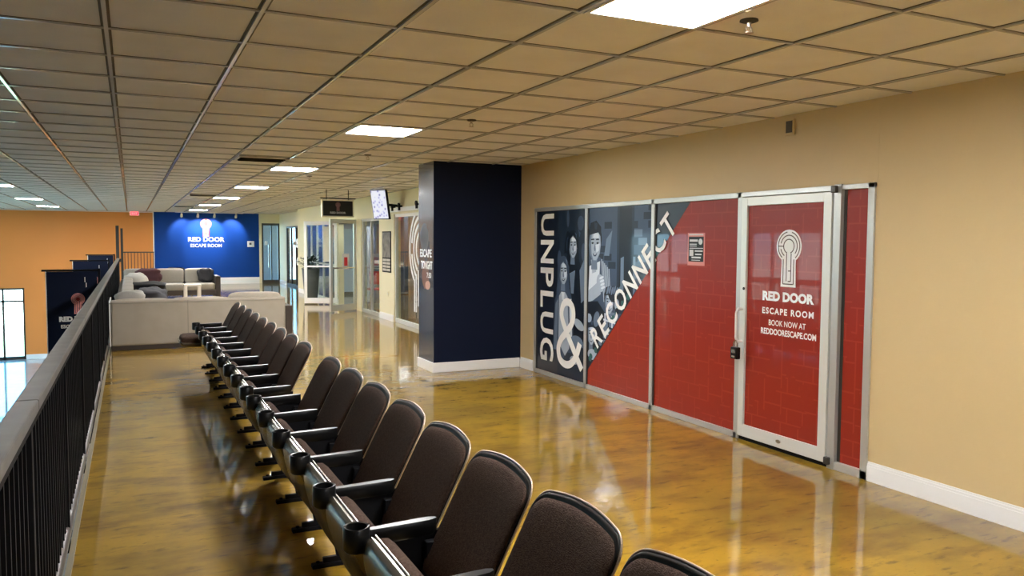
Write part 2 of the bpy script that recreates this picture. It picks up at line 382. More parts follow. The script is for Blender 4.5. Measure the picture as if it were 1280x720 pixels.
# navy column
PX0, PY0, PY1 = 3.39, 9.30, 9.86
f = MB(); f.box(PX0, PY0, 0, XW, PY1, CZ); col = f.build('wall_column', [M['navy'], M['navy_gloss']]); structure(col, 'square navy blue column standing against the cream wall', 'column')
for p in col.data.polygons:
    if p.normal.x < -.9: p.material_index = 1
f = MB(); t_ = .018
f.box(PX0-t_, PY0-t_, 0, XW-.016, PY0, .125); f.box(PX0-t_, PY0, 0, PX0, PY1+t_, .125); f.box(PX0, PY1, 0, XW, PY1+t_, .125)
structure(f.build('baseboard_column', M['white_trim'], bevel=.006))
# artwork on the column's left face (d grows to -x)
fr = frame((PX0, 0, 0), (0, 1, 0), (0, 0, 1), (-1, 0, 0))
f = MB(); f.prism([(PY0+.02, 1.9), (PY1-.02, 1.9), (PY1-.02, 1.16), (PY1-.14, 1.08), (PY1-.34, 1.0), (PY0+.1, .96), (PY0+.02, 1.06)], fr, .0004, .0015)
art = f.build('column_poster', mat('grey_blue_poster_print', (.10, .115, .14), .25, coat=.6, mott=(3.5, (.035, .04, .055), .9)))
tag(art, 'grey photo poster on the left face of the navy column', 'poster')
f = MB(); f.ico((PX0-.001, PY0+.30, 1.20), .002, .14, .17, mi=0); f.ico((PX0-.001, PY0+.22, 1.09), .003, .10, .06, mi=1); f.ico((PX0-.001, PY0+.34, 1.68), .002, .16, .2, mi=2)
f.build('printed_figure', [mat('rust_print', (.16, .07, .045), .4), mat('skin_tone_print', (.55, .33, .26), .4), mat('slate_print', (.05, .058, .07), .35)], art, smooth=True)
f = MB()
text_mb('ESCAPE', fr, PY1-.06, 1.44, .1, .004, .005, f, right=(-1, 0), fit=(.44, .105), bold=.03)
text_mb('TONIGHT', fr, PY1-.10, 1.29, .1, .004, .005, f, right=(-1, 0), fit=(.42, .105), bold=.03)
text_mb('7:30', fr, PY1-.32, 1.18, .1, .004, .005, f, right=(-1, 0), fit=(.16, .07), bold=.03)
f.build('lettering', M['white_vinyl'], art)

# shop wall beyond the column, with its openings
XN = XS+.14
OP = [(13.85, 15.5, 2.18), (16.55, 18.05, 2.14), (18.45, 20.25, 2.14), (20.6, 24.6, 2.14)]
f = MB(); y = 9.86
for a, b, h in OP:
    f.box(XS, y, 0, XN, a, CZ); f.box(XS, a, h, XN, b, CZ); y = b
f.box(XS, y, 0, XN, 25.6, CZ)
f.box(XS, 25.6, 0, 5.3, 25.72, CZ)
f.box(5.16, 25.72, 0, 5.3, 26.3, CZ); f.box(5.16, 26.3, 2.14, 5.3, 29.9, CZ); f.box(5.16, 29.9, 0, 5.3, YF, CZ)
structure(f.build('wall_shopfront', M['cream_far']))
f = MB()
for a, b in ((9.88, 13.82), (15.52, 16.5), (20.27, 20.58), (24.62, 25.6)): base_board(f, (XS, a), (XS, b), (-1, 0))
base_board(f, (5.16, 25.75), (5.16, 26.28), (-1, 0)); base_board(f, (5.16, 29.92), (5.16, YF-.02), (-1, 0))
structure(f.build('baseboard_shopfront', M['white_trim']))
# shop interiors
f = MB(); f.box(8.6, 9.86, 0, 8.7, YF, CZ, 0); f.box(XN, 12.2, 0, 8.6, 12.3, CZ, 0); f.box(5.3+.0, 16.0, 0, 8.6, 16.1, CZ, 0); f.box(5.9, 18.2, 0, 8.6, 18.3, CZ, 1)
f.box(XN+.3, 24.9, 0, 8.6, 25.0, CZ, 2); f.box(7.6, 20.6, 0, 7.7, 24.9, CZ, 1)
structure(f.build('wall_shop_interior', [M['pink_wall'], M['shopdark'], M['lilac']]))
# far walls
f = MB(); f.box(-9, YF, LZ, -7.2, YF+.2, CZ+.02); f.box(-7.2, YF, -.02, -3.27, YF+.2, CZ); f.box(-3.27, YF, LZ, .74, YF+.2, CZ)
structure(f.build('wall_far_orange', M['orange']))
f = MB(); f.box(.74, YF-.03, -.3, .775, YF+.2, CZ); f.box(-3.27, YF-.02, LZ, .74, YF, LZ+.16); f.box(-9, YF-.04, CZ-.03, .76, YF, CZ-.011)
structure(f.build('trim_2', M['white_trim']))
f = MB(); f.box(.775, YF, 0, 4.40, YF+.2, CZ); structure(f.build('wall_far_blue', M['blue']))
f = MB(); base_board(f, (.775, YF), (4.40, YF), (0, -1), .24, .02); structure(f.build('baseboard_far', M['white_trim']))  # board made taller, its extra height standing in for the floor's bright reflection
f = MB(); f.box(4.40, YF, 0, 4.50, YF+.2, CZ); f.box(4.50, YF, 2.28, 5.16, YF+.2, CZ); f.box(5.16, YF, 0, 9.2, YF+.2, CZ); f.box(4.4, YF+2.8, 0, 9.2, YF+2.9, CZ, 1)
structure(f.build('wall_far_cream', [M['cream_far'], M['lilac']]))
# left wall of the atrium with tall daylight windows; wall behind the camera
f = MB(); wy = [(17, 20), (23, 27)]; y = -4.2
for a, b in wy: f.box(-9.2, y, LZ, -9, a, CZ); f.box(-9.2, a, LZ, -9, b, LZ+.1); f.box(-9.2, a, 2.0, -9, b, CZ); y = b
f.box(-9.2, y, LZ, -9, YF+.2, CZ)
structure(f.build('wall_left', M['pale_grey']))
f = MB(); f.box(-9.2, -4.2, LZ, 9.2, -4, CZ+.02); structure(f.build('wall_back', M['pale_grey']))
for i, (a, b) in enumerate(wy):
    w = thing('window_%d' % (i+4), None, None, (-9.1, (a+b)/2, LZ+.1), kind='structure')
    g = MB()
    for q in (a, (a*2+b)/3, (a+2*b)/3, b-.06): g.box(-9.15, q, LZ+.1, -9.05, q+.06, 2.0)
    g.box(-9.15, a, LZ+.1, -9.05, b, LZ+.16); g.box(-9.15, a, 1.94, -9.05, b, 2.0); g.box(-9.15, a, -.3, -9.05, b, -.24); g.build('window_frame', M['dark_alu'], w)
    g = MB(); g.box(-9.104, a, LZ+.16, -9.10, b, 1.94); g.build('pane', M['glass'], w)
    L = bpy.data.lights.new('daylight_portal', 'AREA'); L.shape = 'RECTANGLE'; L.size = 4.45; L.size_y = b-a; L.energy = (40, 160)[i]; L.spread = math.radians(110); L.color = (.50, .78, 1.0)  # added lamp inside the unseen window, aimed down to brighten the atrium floor
    lo = bpy.data.objects.new('window_daylight', L); COL.objects.link(lo); lo.location = (-8.9, (a+b)/2, -.15); lo.rotation_euler = (0, math.radians(-52), 0)
# window of the orange far wall (down at the atrium floor)
w = thing('window_3', None, None, (-5.3, YF+.1, LZ), kind='structure'); g = MB()
for q in (-7.2, -6.2, -4.9, -3.93, -3.33): g.box(q, YF+.05, LZ, q+.06, YF+.15, -.02)
g.box(-7.2, YF+.05, LZ, -3.27, YF+.15, LZ+.1); g.box(-7.2, YF+.05, -.08, -3.27, YF+.15, -.02); g.box(-7.2, YF+.05, -.50, -3.27, YF+.15, -.44)
g.build('window_frame', M['dark_alu'], w)
g = MB(); g.box(-7.2, YF+.098, LZ+.1, -3.27, YF+.102, -.08); g.build('pane', M['glass'], w)

# ================================================================== RED SHOP FRONT
WX = wall_x(XW)                 # a = y, b = z, d = towards the walkway
MUL = [SY1, 7.64, 6.385, 5.155]
def mull(mb, y, w=.05, d0=-.05, d1=.015, z0=0, z1=SZ): mb.box(XW-d1, y-w/2, z0, XW-d0, y+w/2, z1)
NAVD = 'pr0'
def pane_box(mb, y0, y1, z0, z1): mb.box(XW+.005, y0, z0, XW+.017, y1, z1)
def pl(mb, pts, mi, d=.0): mb.prism(pts, WX, -.0045+d, -.0035+d, mi)
def clipx(pts, a, keep_gt):     # clip polygon against a vertical line
    out = []
    for i in range(len(pts)):
        p, q = pts[i], pts[(i+1) % len(pts)]
        ip = (p[0] > a) == keep_gt; iq = (q[0] > a) == keep_gt
        if ip: out.append(p)
        if ip != iq: t = (a-p[0])/(q[0]-p[0]); out.append((a, p[1]+t*(q[1]-p[1])))
    return out
win = thing('window_1', 'three-pane shop window with red maze vinyl, navy family photo and UNPLUG & RECONNECT lettering', 'shop window', (XW, 7, 0), kind='structure')
f = MB()
for y in (SY1-.025, 7.64, 6.385): mull(f, y)
mull(f, 5.165, .04)
f.box(XW-.015, 5.145, 0, XW+.05, SY1, .05); f.box(XW-.015, 5.145, SZ-.045, XW+.05, SY1, SZ)
f.build('window_frame', M['alu'], win, bevel=.003)
f = MB()
for y in (SY1-.05, 7.615, 6.36): f.box(XW-.006, y-.016, .05, XW+.004, y, SZ-.045)
f.build('gasket', M['dark_alu'], win)
f = MB(); pane_box(f, 5.18, 6.36, .05, SZ-.045); pane_box(f, 6.41, 7.615, .05, SZ-.045); pane_box(f, 7.665, SY1-.05, .05, SZ-.045)
f.build('red_vinyl_pane', M['red'], win)
# navy field: everything above the diagonal from (7.6,.21) to (5.8,2.05)
def diag(y): return .21+(7.6-y)*(1.84/1.8)
f = MB()
B1, T1 = .052, SZ-.047
f.prism([(8.848, B1), (8.848, T1), (7.667, T1), (7.667, B1)], WX, -.0048, -.0040, 0)
f.prism([(7.613, diag(7.613)), (7.613, T1), (6.412, T1), (6.412, diag(6.412))], WX, -.0048, -.0040, 0)
f.prism([(6.358, diag(6.358)), (6.358, T1), (7.6-(T1-.21)*1.8/1.84, T1)], WX, -.0048, -.0040, 0)
f.build('navy_vinyl_field', mat('navy_vinyl', (.008, .014, .030), .35, coat=.5, coat_r=.03), win)
# the printed family photograph, in blue-greys.  a = y decreases to the viewer's right
ph = MB(); DD = [-.0038]
def P(pts, mi, lo=None, hi=None):
    if lo is not None: pts = clipx(pts, lo, True)
    if hi is not None: pts = clipx(pts, hi, False)
    # keep above the diagonal
    out = []
    g_ = lambda p: p[1]-diag(p[0])-.01
    for i in range(len(pts)):
        p, q = pts[i], pts[(i+1) % len(pts)]; gp, gq = g_(p), g_(q)
        if gp > 0: out.append(p)
        if (gp > 0) != (gq > 0): t = gp/(gp-gq); out.append((p[0]+t*(q[0]-p[0]), p[1]+t*(q[1]-p[1])))
    if len(out) < 3: return
    ph.prism(out, WX, DD[0], DD[0]+.0001, mi); DD[0] += .000012
def EL(a, b, ra, rb, mi, lo=None, hi=None, rot=0, n=20):
    c, s = math.cos(math.radians(rot)), math.sin(math.radians(rot))
    P([(a+ra*math.cos(t)*c-rb*math.sin(t)*s, b+ra*math.cos(t)*s+rb*math.sin(t)*c) for t in [2*math.pi*i/n for i in range(n)]], mi, lo, hi)
def face(a, b, s, hair, lo, hi, tilt=0, longhair=False, short=False):
    if longhair:
        P([(a-.30*s, b+.62*s), (a-.58*s, b+.30*s), (a-.60*s, b-.5*s), (a-.78*s, b-1.5*s), (a-.2*s, b-1.0*s), (a+.2*s, b-1.0*s), (a+.76*s, b-1.6*s), (a+.60*s, b-.5*s), (a+.57*s, b+.30*s), (a+.28*s, b+.64*s)], hair, lo, hi)
    EL(a, b+.20*s, .50*s, .62*s, hair, lo, hi)
    P([(a-.16*s, b-.45*s), (a+.20*s, b-.45*s), (a+.24*s, b-.95*s), (a-.20*s, b-.95*s)], 3, lo, hi)         # neck
    P([(a-.40*s, b+.36*s), (a-.44*s, b-.02*s), (a-.36*s, b-.36*s), (a-.14*s, b-.64*s), (a+.12*s, b-.66*s), (a+.34*s, b-.38*s), (a+.43*s, b-.02*s), (a+.40*s, b+.36*s), (a+.12*s, b+.56*s), (a-.20*s, b+.54*s)], 3, lo, hi)
    P([(a-.38*s, b+.34*s), (a-.42*s, b-.02*s), (a-.35*s, b-.34*s), (a-.12*s, b-.60*s), (a+.08*s, b-.60*s), (a+.22*s, b-.36*s), (a+.26*s, b+.02*s), (a+.22*s, b+.44*s), (a-.10*s, b+.52*s)], 4, lo, hi)
    P([(a-.36*s, b+.04*s), (a-.30*s, b-.24*s), (a-.12*s, b-.30*s), (a-.05*s, b-.02*s)], 5, lo, hi)
    P([(a-.28*s, b+.42*s), (a-.30*s, b+.24*s), (a+.12*s, b+.24*s), (a+.10*s, b+.44*s)], 5, lo, hi)
    if short:      # swept-back short hair
        P([(a-.46*s, b+.10*s), (a-.40*s, b+.30*s), (a-.26*s, b+.46*s), (a+.10*s, b+.40*s), (a+.36*s, b+.36*s), (a+.42*s, b+.0*s), (a+.50*s, b+.40*s), (a+.30*s, b+.82*s), (a-.10*s, b+.90*s), (a-.44*s, b+.66*s)], hair, lo, hi)
        P([(a-.20*s, b+.80*s), (a+.06*s, b+.84*s), (a+.0*s, b+.58*s), (a-.14*s, b+.56*s)], min(hair+1, 2), lo, hi)
    else:          # centre parting
        P([(a+.04*s, b+.66*s), (a-.02*s, b+.50*s), (a-.30*s, b+.30*s), (a-.40*s, b-.10*s), (a-.52*s, b-.05*s), (a-.48*s, b+.50*s), (a-.24*s, b+.78*s)], hair, lo, hi)
        P([(a+.02*s, b+.66*s), (a+.04*s, b+.50*s), (a+.28*s, b+.34*s), (a+.38*s, b-.15*s), (a+.54*s, b-.05*s), (a+.48*s, b+.50*s), (a+.24*s, b+.80*s)], hair, lo, hi)
        P([(a-.36*s, b+.60*s), (a-.20*s, b+.70*s), (a-.38*s, b+.34*s)], min(hair+2, 3), lo, hi)
    for q in (-.20, .15):
        P([(a+(q-.10)*s, b+.06*s), (a+q*s, b+.10*s), (a+(q+.10)*s, b+.05*s), (a+q*s, b+.005*s)], 1, lo, hi); EL(a+q*s, b+.052*s, .038*s, .042*s, 0, lo, hi)
        P([(a+(q-.12)*s, b+.17*s), (a+(q+.12)*s, b+.16*s), (a+(q+.10)*s, b+.21*s), (a+(q-.08)*s, b+.225*s)], 1, lo, hi)
    P([(a-.03*s, b+.06*s), (a+.06*s, b-.16*s), (a+.02*s, b-.22*s), (a-.08*s, b-.20*s)], 3, lo, hi); P([(a-.10*s, b-.21*s), (a+.06*s, b-.22*s), (a-.02*s, b-.245*s)], 2, lo, hi)
    P([(a-.18*s, b-.34*s), (a+.14*s, b-.34*s), (a+.06*s, b-.45*s), (a-.09*s, b-.45*s)], 2, lo, hi); P([(a-.14*s, b-.35*s), (a+.10*s, b-.35*s), (a-.02*s, b-.395*s)], 5, lo, hi)
rp = random.Random(5)
L1, H1 = 7.67, 8.845; L2, H2 = 6.415, 7.61
# left pane: backdrop, older girl behind, younger girl in front
P([(8.30, B1), (8.30, T1), (7.67, T1), (7.67, B1)], 1)
for i in range(34):
    a, b, w_, h_ = rp.uniform(7.7, 8.3), rp.uniform(.2, 2.0), rp.uniform(.02, .10), rp.uniform(.05, .25)
    EL(a, b, w_, h_, rp.choice([0, 1, 1, 2]), L1, H1)
P([(8.15, .9), (8.02, 1.38), (7.80, 1.42), (7.68, 1.2), (7.68, .5), (8.15, .5)], 0, L1, H1)
P([(8.03, 1.28), (7.90, 1.32), (7.93, 1.05), (7.99, 1.05)], 3, L1, H1)
face(7.955, 1.60, .225, 0, L1, H1, 0, True)
P([(7.80, 1.32), (7.70, 1.45), (7.68, 1.0), (7.76, .95)], 3, L1, H1)
P([(8.38, .95), (8.28, 1.12), (8.03, 1.12), (7.93, .9), (7.93, .35), (8.42, .35)], 2, L1, H1)
P([(8.27, 1.14), (8.08, 1.14), (8.02, .40), (8.12, .30), (8.28, .45)], 4, L1, H1)
P([(8.23, 1.14), (8.13, 1.16), (8.15, .96), (8.20, .96)], 5, L1, H1)
P([(8.36, .9), (8.29, .98), (8.32, .35), (8.40, .35)], 3, L1, H1)
P([(8.03, 1.0), (7.98, .98), (7.95, .5), (8.0, .5)], 5, L1, H1)
face(8.175, 1.29, .235, 2, L1, H1, 4, True)
EL(7.80, .70, .12, .055, 4, L1, H1, 20); EL(7.86, .48, .16, .09, 3, L1, H1); EL(7.76, .35, .12, .10, 1, L1, H1); EL(7.90, .28, .1, .05, 4, L1, H1)
# middle pane: brick backdrop, dark doorway, man with a cup of hands, boy in a plaid shirt
P([(7.61, B1), (7.61, T1), (6.415, T1), (6.415, .5)], 2)
for r_ in range(17):
    for c_ in range(8):
        a = 7.6-c_*.16-(r_ % 2)*.08; b = .6+r_*.085
        P([(a, b), (a, b+.072), (a-.145, b+.072), (a-.145, b)], rp.choice([1, 2, 2, 2, 3 if c_ > 4 else 2, 1]), L2, H2)
P([(7.03, T1), (6.72, T1), (6.72, .9), (7.03, .9)], 1, L2, H2)
P([(6.99, T1), (6.76, T1), (6.76, 1.0), (6.99, 1.0)], 0, L2, H2)
P([(6.96, 1.48), (6.90, 1.5), (6.90, 1.14), (6.96, 1.12)], 3, L2, H2)
P([(6.73, 1.5), (6.69, 1.5), (6.69, 1.1), (6.73, 1.1)], 3, L2, H2)
for i in range(9): P([(7.24-.012*i, 1.68+.01*i), (7.22-.012*i, 1.69+.01*i), (7.26-.01*i, 1.5), (7.28-.01*i, 1.5)], 3, L2, H2)
P([(7.61, 1.18), (7.56, 1.40), (7.44, 1.50), (7.30, 1.46), (7.20, 1.30), (7.12, .98), (7.18, .72), (7.61, .72)], 2, L2, H2)
P([(7.58, 1.38), (7.36, 1.44), (7.38, 1.10), (7.52, 1.02), (7.60, 1.06)], 5, L2, H2)
for i in range(6): P([(7.34-.03*i, 1.46-.02*i), (7.322-.03*i, 1.46-.02*i), (7.262-.025*i, 1.0), (7.28-.025*i, 1.0)], 4, L2, H2)
P([(7.55, 1.45), (7.42, 1.46), (7.44, 1.32), (7.52, 1.30)], 4, L2, H2)
P([(7.61, 1.10), (7.42, 1.20), (7.34, 1.20), (7.34, 1.08), (7.50, 1.00), (7.61, .97)], 4, L2, H2)
EL(7.35, 1.20, .075, .10, 4, L2, H2, -20)
for i in range(4): EL(7.33-.012*i, 1.26-.035*i, .045, .014, 5, L2, H2, -15)
face(7.475, 1.62, .29, 0, L2, H2, -6, short=True)
P([(7.61, .98), (7.40, 1.0), (7.22, .86), (7.2, .3), (7.61, .2)], 0, L2, H2)
face(7.53, .62, .19, 1, L2, H2, short=True); EL(7.42, .80, .06, .09, 3, L2, H2, 20); EL(7.58, .80, .06, .05, 4, L2, H2)
EL(7.50, .40, .10, .06, 4, L2, H2); EL(7.44, .28, .09, .04, 3, L2, H2)
P([(7.28, .78), (7.16, .90), (7.02, .90), (6.86, .70), (6.80, .45), (7.28, .3)], 3, L2, H2)
for i in range(7): P([(7.26-.07*i, .88-.01*i), (7.235-.07*i, .88-.01*i), (7.215-.06*i, .4), (7.24-.06*i, .4)], 1 if i % 2 else 5, L2, H2)
for i in range(7): P([(7.28, .82-.07*i), (7.28, .80-.07*i), (6.85, .76-.07*i), (6.85, .78-.07*i)], 1 if i % 2 else 5, L2, H2)
face(7.17, 1.0, .20, 0, L2, H2, 10, short=True); EL(7.09, 1.08, .10, .07, 0, L2, H2, 10); EL(7.02, .99, .045, .06, 4, L2, H2)
for i in range(6): EL(7.20-.045*i, 1.13+.01*(i % 2), .018, .05, 3, L2, H2, 25)
for i in range(16):
    t = rp.random(); a = 7.56-t*.9; EL(a, diag(a)+.07+rp.uniform(0, .09), .035, .03, rp.choice([0, 3, 6, 6]), L2, H2, 40)
P([(6.355, diag(6.355)), (6.355, diag(6.355)+.10), (6.25, diag(6.25)+.03), (6.25, diag(6.25))], 6)
ph.build('family_photo_print', [M['pr%d' % i] for i in range(6)]+[M['teal']], win, fix=True)
# lettering, reading downwards / up the diagonal
f = MB(); LD = .0012
hgt = .335; y_base = 8.735
zz = 1.985
for ch, w_ in zip('UNPLUG', (.265, .285, .235, .205, .265, .285)):
    text_mb(ch, WX, y_base, zz, 1, 0, .0048, f, right=(0, -1), up=(-1, 0), fit=(w_, hgt if ch not in 'G' else .35), bold=.022)
    zz -= w_+.052
amp = [(.60, .02), (.46, .17), (.30, .35), (.155, .53), (.12, .64), (.17, .74), (.27, .77), (.37, .72), (.40, .62), (.36, .52), (.25, .42), (.11, .31), (.05, .20), (.09, .08), (.22, .03), (.36, .06), (.48, .17), (.56, .34)]
AP = [(8.315-a_, .175+b_) for a_, b_ in amp]; AS = []
for i in range(len(AP)-1):
    p0, p1, p2, p3 = AP[max(i-1, 0)], AP[i], AP[i+1], AP[min(i+2, len(AP)-1)]
    for q in range(5):
        t = q/5; AS.append(tuple(.5*((2*p1[k])+(p2[k]-p0[k])*t+(2*p0[k]-5*p1[k]+4*p2[k]-p3[k])*t*t+(3*p1[k]-p0[k]-3*p2[k]+p3[k])*t**3) for k in (0, 1)))
AS.append(AP[-1]); AS = AS[:-1]
stroke(f, AS, .088, WX, .0042, .0048)
# RECONNECT climbs from (7.37,.51) to (6.02,1.78)
ra, rb = 7.385, .475; L = math.hypot(7.40-6.02, 1.775-.475); dr = ((6.02-7.40)/L, (1.775-.475)/L); upv = (dr[1]*.995, -dr[0]*.995)
dr2 = dr; up2 = (dr[1], -dr[0]); up2 = (abs(up2[0]), abs(up2[1]))
ws = {'R': .155, 'E': .135, 'C': .185, 'O': .205, 'N': .185, 'T': .165}; tot = sum(ws[c] for c in 'RECONNECT'); gap = (L-tot)/8; s_ = 0
for ch in 'RECONNECT':
    text_mb(ch, WX, ra+dr[0]*s_, rb+dr[1]*s_, 1, 0, .0048, f, right=dr, up=up2, fit=(ws[ch], .235), bold=.02)
    s_ += ws[ch]+gap
f.build('lettering', M['white_vinyl'], win)
# notice stuck on the third pane
no = thing('window_notice', 'small black and white notice in a pale red border on the red pane', 'notice', (XW, 5.74, 1.58))
f = MB(); f.box(XW+.002, 5.62, 1.44, XW+.0045, 5.86, 1.735); f.build('border', mat('pale_red_border', (.75, .28, .25), .5), no)
f = MB(); f.box(XW+.0008, 5.636, 1.475, XW+.002, 5.844, 1.70); f.build('black_panel', M['black_plastic'], no)
f = MB()
for (a, b, w_, h_) in ((5.83, 1.655, .115, .02), (5.83, 1.628, .10, .008), (5.83, 1.612, .10, .008), (5.83, 1.592, .19, .007), (5.755, 1.565, .11, .012), (5.75, 1.535, .09, .012), (5.80, 1.505, .13, .015), (5.80, 1.485, .12, .006), (5.84, 1.712, .2, .012)):
    f.box(XW-.0002, a, b, XW+.0008, a-w_, b+h_)
f.box(XW-.0002, 5.83, 1.525, XW+.0008, 5.775, 1.582); f.prism(circ(5.678, 1.655, .027), WX, -.0008, .0002)
f.build('notice_print', M['paper'], no)

# the red door
dr_ = thing('door_1', 'red vinyl glass door with silver frame and white maze keyhole emblem', 'door', (XW, 4.65, 0), kind='structure')
DY0, DY1 = 4.185, 5.125
f = MB(); f.box(XW-.02, DY1, 0, XW+.05, DY1+.022, SZ); f.box(XW-.02, DY0-.075, 0, XW+.05, DY0-.01, SZ+.006); f.box(XW-.02, DY0-.01, SZ-.04, XW+.05, DY1, SZ)
f.build('door_frame', M['alu'], dr_, bevel=.003)
LX = XW-.028
f = MB(); f.box(LX, DY0, .035, LX+.045, DY0+.075, SZ-.045); f.box(LX, DY1-.07, .035, LX+.045, DY1-.004, SZ-.045)
f.box(LX, DY0+.075, .035, LX+.045, DY1-.07, .135); f.box(LX, DY0+.075, SZ-.115, LX+.045, DY1-.07, SZ-.045)
leafm = f.build('door_leaf', M['alu_w'], dr_, bevel=.003)
f = MB(); f.box(LX+.018, DY0+.075, .135, LX+.026, DY1-.07, SZ-.115); f.build('red_vinyl_pane', M['red'], dr_)
f = MB(); f.box(XW-.005, DY0-.005, 0, XW+.04, DY1, .03); f.build('threshold', M['black'], dr_)
f = MB(); f.box(LX-.03, DY0-.055, SZ-.055, LX, DY0-.012, SZ-.005); f.build('top_pivot', M['dark_alu'], dr_, bevel=.004)
f = MB(); f.box(LX-.02, DY0-.045, .03, LX+.02, DY0-.002, .085); f.build('bottom_pivot', M['dark_alu'], dr_, bevel=.006)
f = MB(); f.prism(circ(4.65, .085, .026, rb=.014), frame((LX, 0, 0), (0, 1, 0), (0, 0, 1), (-1, 0, 0)), 0, .003); f.build('kick_plate_badge', M['steel'], dr_)
f = MB(); f.path([(LX, DY1-.035, 1.10), (LX-.045, DY1-.035, 1.10), (LX-.062, DY1-.035, 1.07), (LX-.062, DY1-.035, .86), (LX-.045, DY1-.035, .83), (LX, DY1-.035, .83)], .011, 10)
f.build('pull_handle', M['white_trim'], dr_, smooth=True)
f = MB(); f.prism(circ(DY1-.05, 1.27, .012), frame((LX, 0, 0), (0, 1, 0), (0, 0, 1), (-1, 0, 0)), 0, .004); f.build('keyhole', M['black'], dr_)
FP = wall_x(LX+.018)
f1 = MB(); f2 = MB()
keyhole(f1, f2, FP, 4.605, 1.752, .445, .0005, sgn=-1)
text_mb('RED DOOR', FP, 4.875, 1.187, 1, 0, .002, f1, right=(-1, 0), fit=(.535, .078), bold=.055)
text_mb('ESCAPE ROOM', FP, 4.875, 1.082, 1, 0, .002, f1, right=(-1, 0), fit=(.535, .052), bold=.035, space=1.25)
text_mb('BOOK NOW AT', FP, 4.80, .992, 1, 0, .002, f1, right=(-1, 0), fit=(.385, .046), bold=.012)
text_mb('REDDOORESCAPE.COM', FP, 4.885, .918, 1, 0, .002, f1, right=(-1, 0), fit=(.575, .05), bold=.03)
f1.build('emblem_and_lettering', M['white_vinyl'], dr_); f2.build('emblem_maze_lines', mat('dark_maze_line', (.05, .02, .02), .5), dr_)
lk = thing('key_lock_box', 'small black key lock box hanging from the red door pull handle', 'lock box', (LX-.06, DY1-.03, .72))
f = MB(); f.path([(LX-.062, DY1-.055, .78), (LX-.062, DY1-.055, .815), (LX-.062, DY1-.035, .845), (LX-.062, DY1-.012, .815), (LX-.062, DY1-.012, .78)], .005, 8); f.build('shackle', M['steel'], lk, smooth=True)
f = MB(); f.box(LX-.085, DY1-.075, .685, LX-.042, DY1+.005, .785); f.build('lock_body', M['black_plastic'], lk, bevel=.008)
f = MB(); f.box(LX-.088, DY1-.058, .735, LX-.084, DY1-.012, .765); f.box(LX-.088, DY1-.055, .70, LX-.084, DY1-.015, .715); f.build('dial_plate', M['steel'], lk)
# sidelight right of the door
w2 = thing('window_2', 'narrow red vinyl sidelight between the red door and the cream wall', 'shop window', (XW, 3.97, 0), kind='structure')
f = MB(); mull(f, SY0+.028, .056); f.box(XW-.015, SY0, 0, XW+.05, DY0-.075, .06); f.box(XW-.015, SY0, SZ-.035, XW+.05, DY0-.075, SZ); f.build('window_frame', M['alu'], w2, bevel=.003)
f = MB(); f.box(XW+.012, DY0-.105, .06, XW+.03, DY0-.076, SZ-.035); f.build('gasket', M['dark_alu'], w2)
f = MB(); f.box(XW+.012, SY0+.056, .06, XW+.024, DY0-.105, SZ-.035); f.build('red_vinyl_pane', M['red'], w2)
# little vent box high on the wall
v = thing('wall_sensor', 'small square dark-faced sensor box high on the cream wall', 'sensor', (XW, 4.63, 2.53))
f = MB(); f.box(XW-.014, 4.585, 2.475, XW, 4.68, 2.60); f.build('housing', M['cream'], v, bevel=.004)
f = MB(); f.box(XW-.017, 4.60, 2.495, XW-.014, 4.665, 2.585); f.build('sensor_face', mat('dark_bronze_face', (.07, .045, .02), .5), v)

# ================================================================== RAILING
RL = thing('balcony_railing', 'long black balcony railing with a grey top rail, left of the seats', 'railing', (-.345, 14, 0))
RX0, RX1, RZ = -.385, -.31, 1.07
f = MB()
ys = [-.5, 3.3, 6.6, 9.9, 13.2, 16.5, 19.8, 23.1, 27.0]
for a, b in zip(ys[:-1], ys[1:]): f.box(RX0, a, RZ-.045, RX1, b-.006, RZ)
f.build('top_rail', M['rail_top'], RL, bevel=.006)
f = MB(); f.box(RX0+.015, -.5, RZ-.08, RX1-.01, 27.0, RZ-.045); f.build('rail_channel', M['black'], RL)
f = MB(); f.tube((-.352, -.5, .068), (-.352, 27, .068), .034, n=12); f.build('bottom_rail', M['rail_low'], RL, smooth=True)
y = 3.21-1.63*2
while y < 27.0:
    f = MB(); f.box(-.365, y-.02, -.05, -.325, y+.02, RZ-.045); f.box(-.372, y-.05, .045, -.318, y+.05, .058); f.build('post', M['black'], RL, bevel=.003); y += 1.63
bal = []; y = .3
while y < 26.9: bal.append(y); y += .105
for y in bal[:98]:
    f = MB(); f.box(-.353, y-.008, .075, -.337, y+.008, RZ-.07); f.build('baluster', M['black'], RL)
f = MB()
for y in bal[98:]: f.box(-.353, y-.008, .075, -.337, y+.008, RZ-.07)
o = f.build('balusters', M['black'], RL); o['kind'] = 'stuff'
# gate post at its far end
gp = thing('tall_end_post', 'tall dark brown double post rising at the far end of the balcony railing', 'post', (-.31, 27.2, 0))
f = MB(); f.box(-.40, 27.05, 0, -.31, 27.13, 2.06); f.box(-.27, 27.05, 0, -.20, 27.13, 1.98); f.build('posts', M['wicker'], gp, bevel=.004)
f = MB(); f.box(-.31, 27.07, .95, -.27, 27.11, 1.05); f.box(-.31, 27.07, .15, -.27, 27.11, .22); f.build('bracket', M['wicker'], gp)
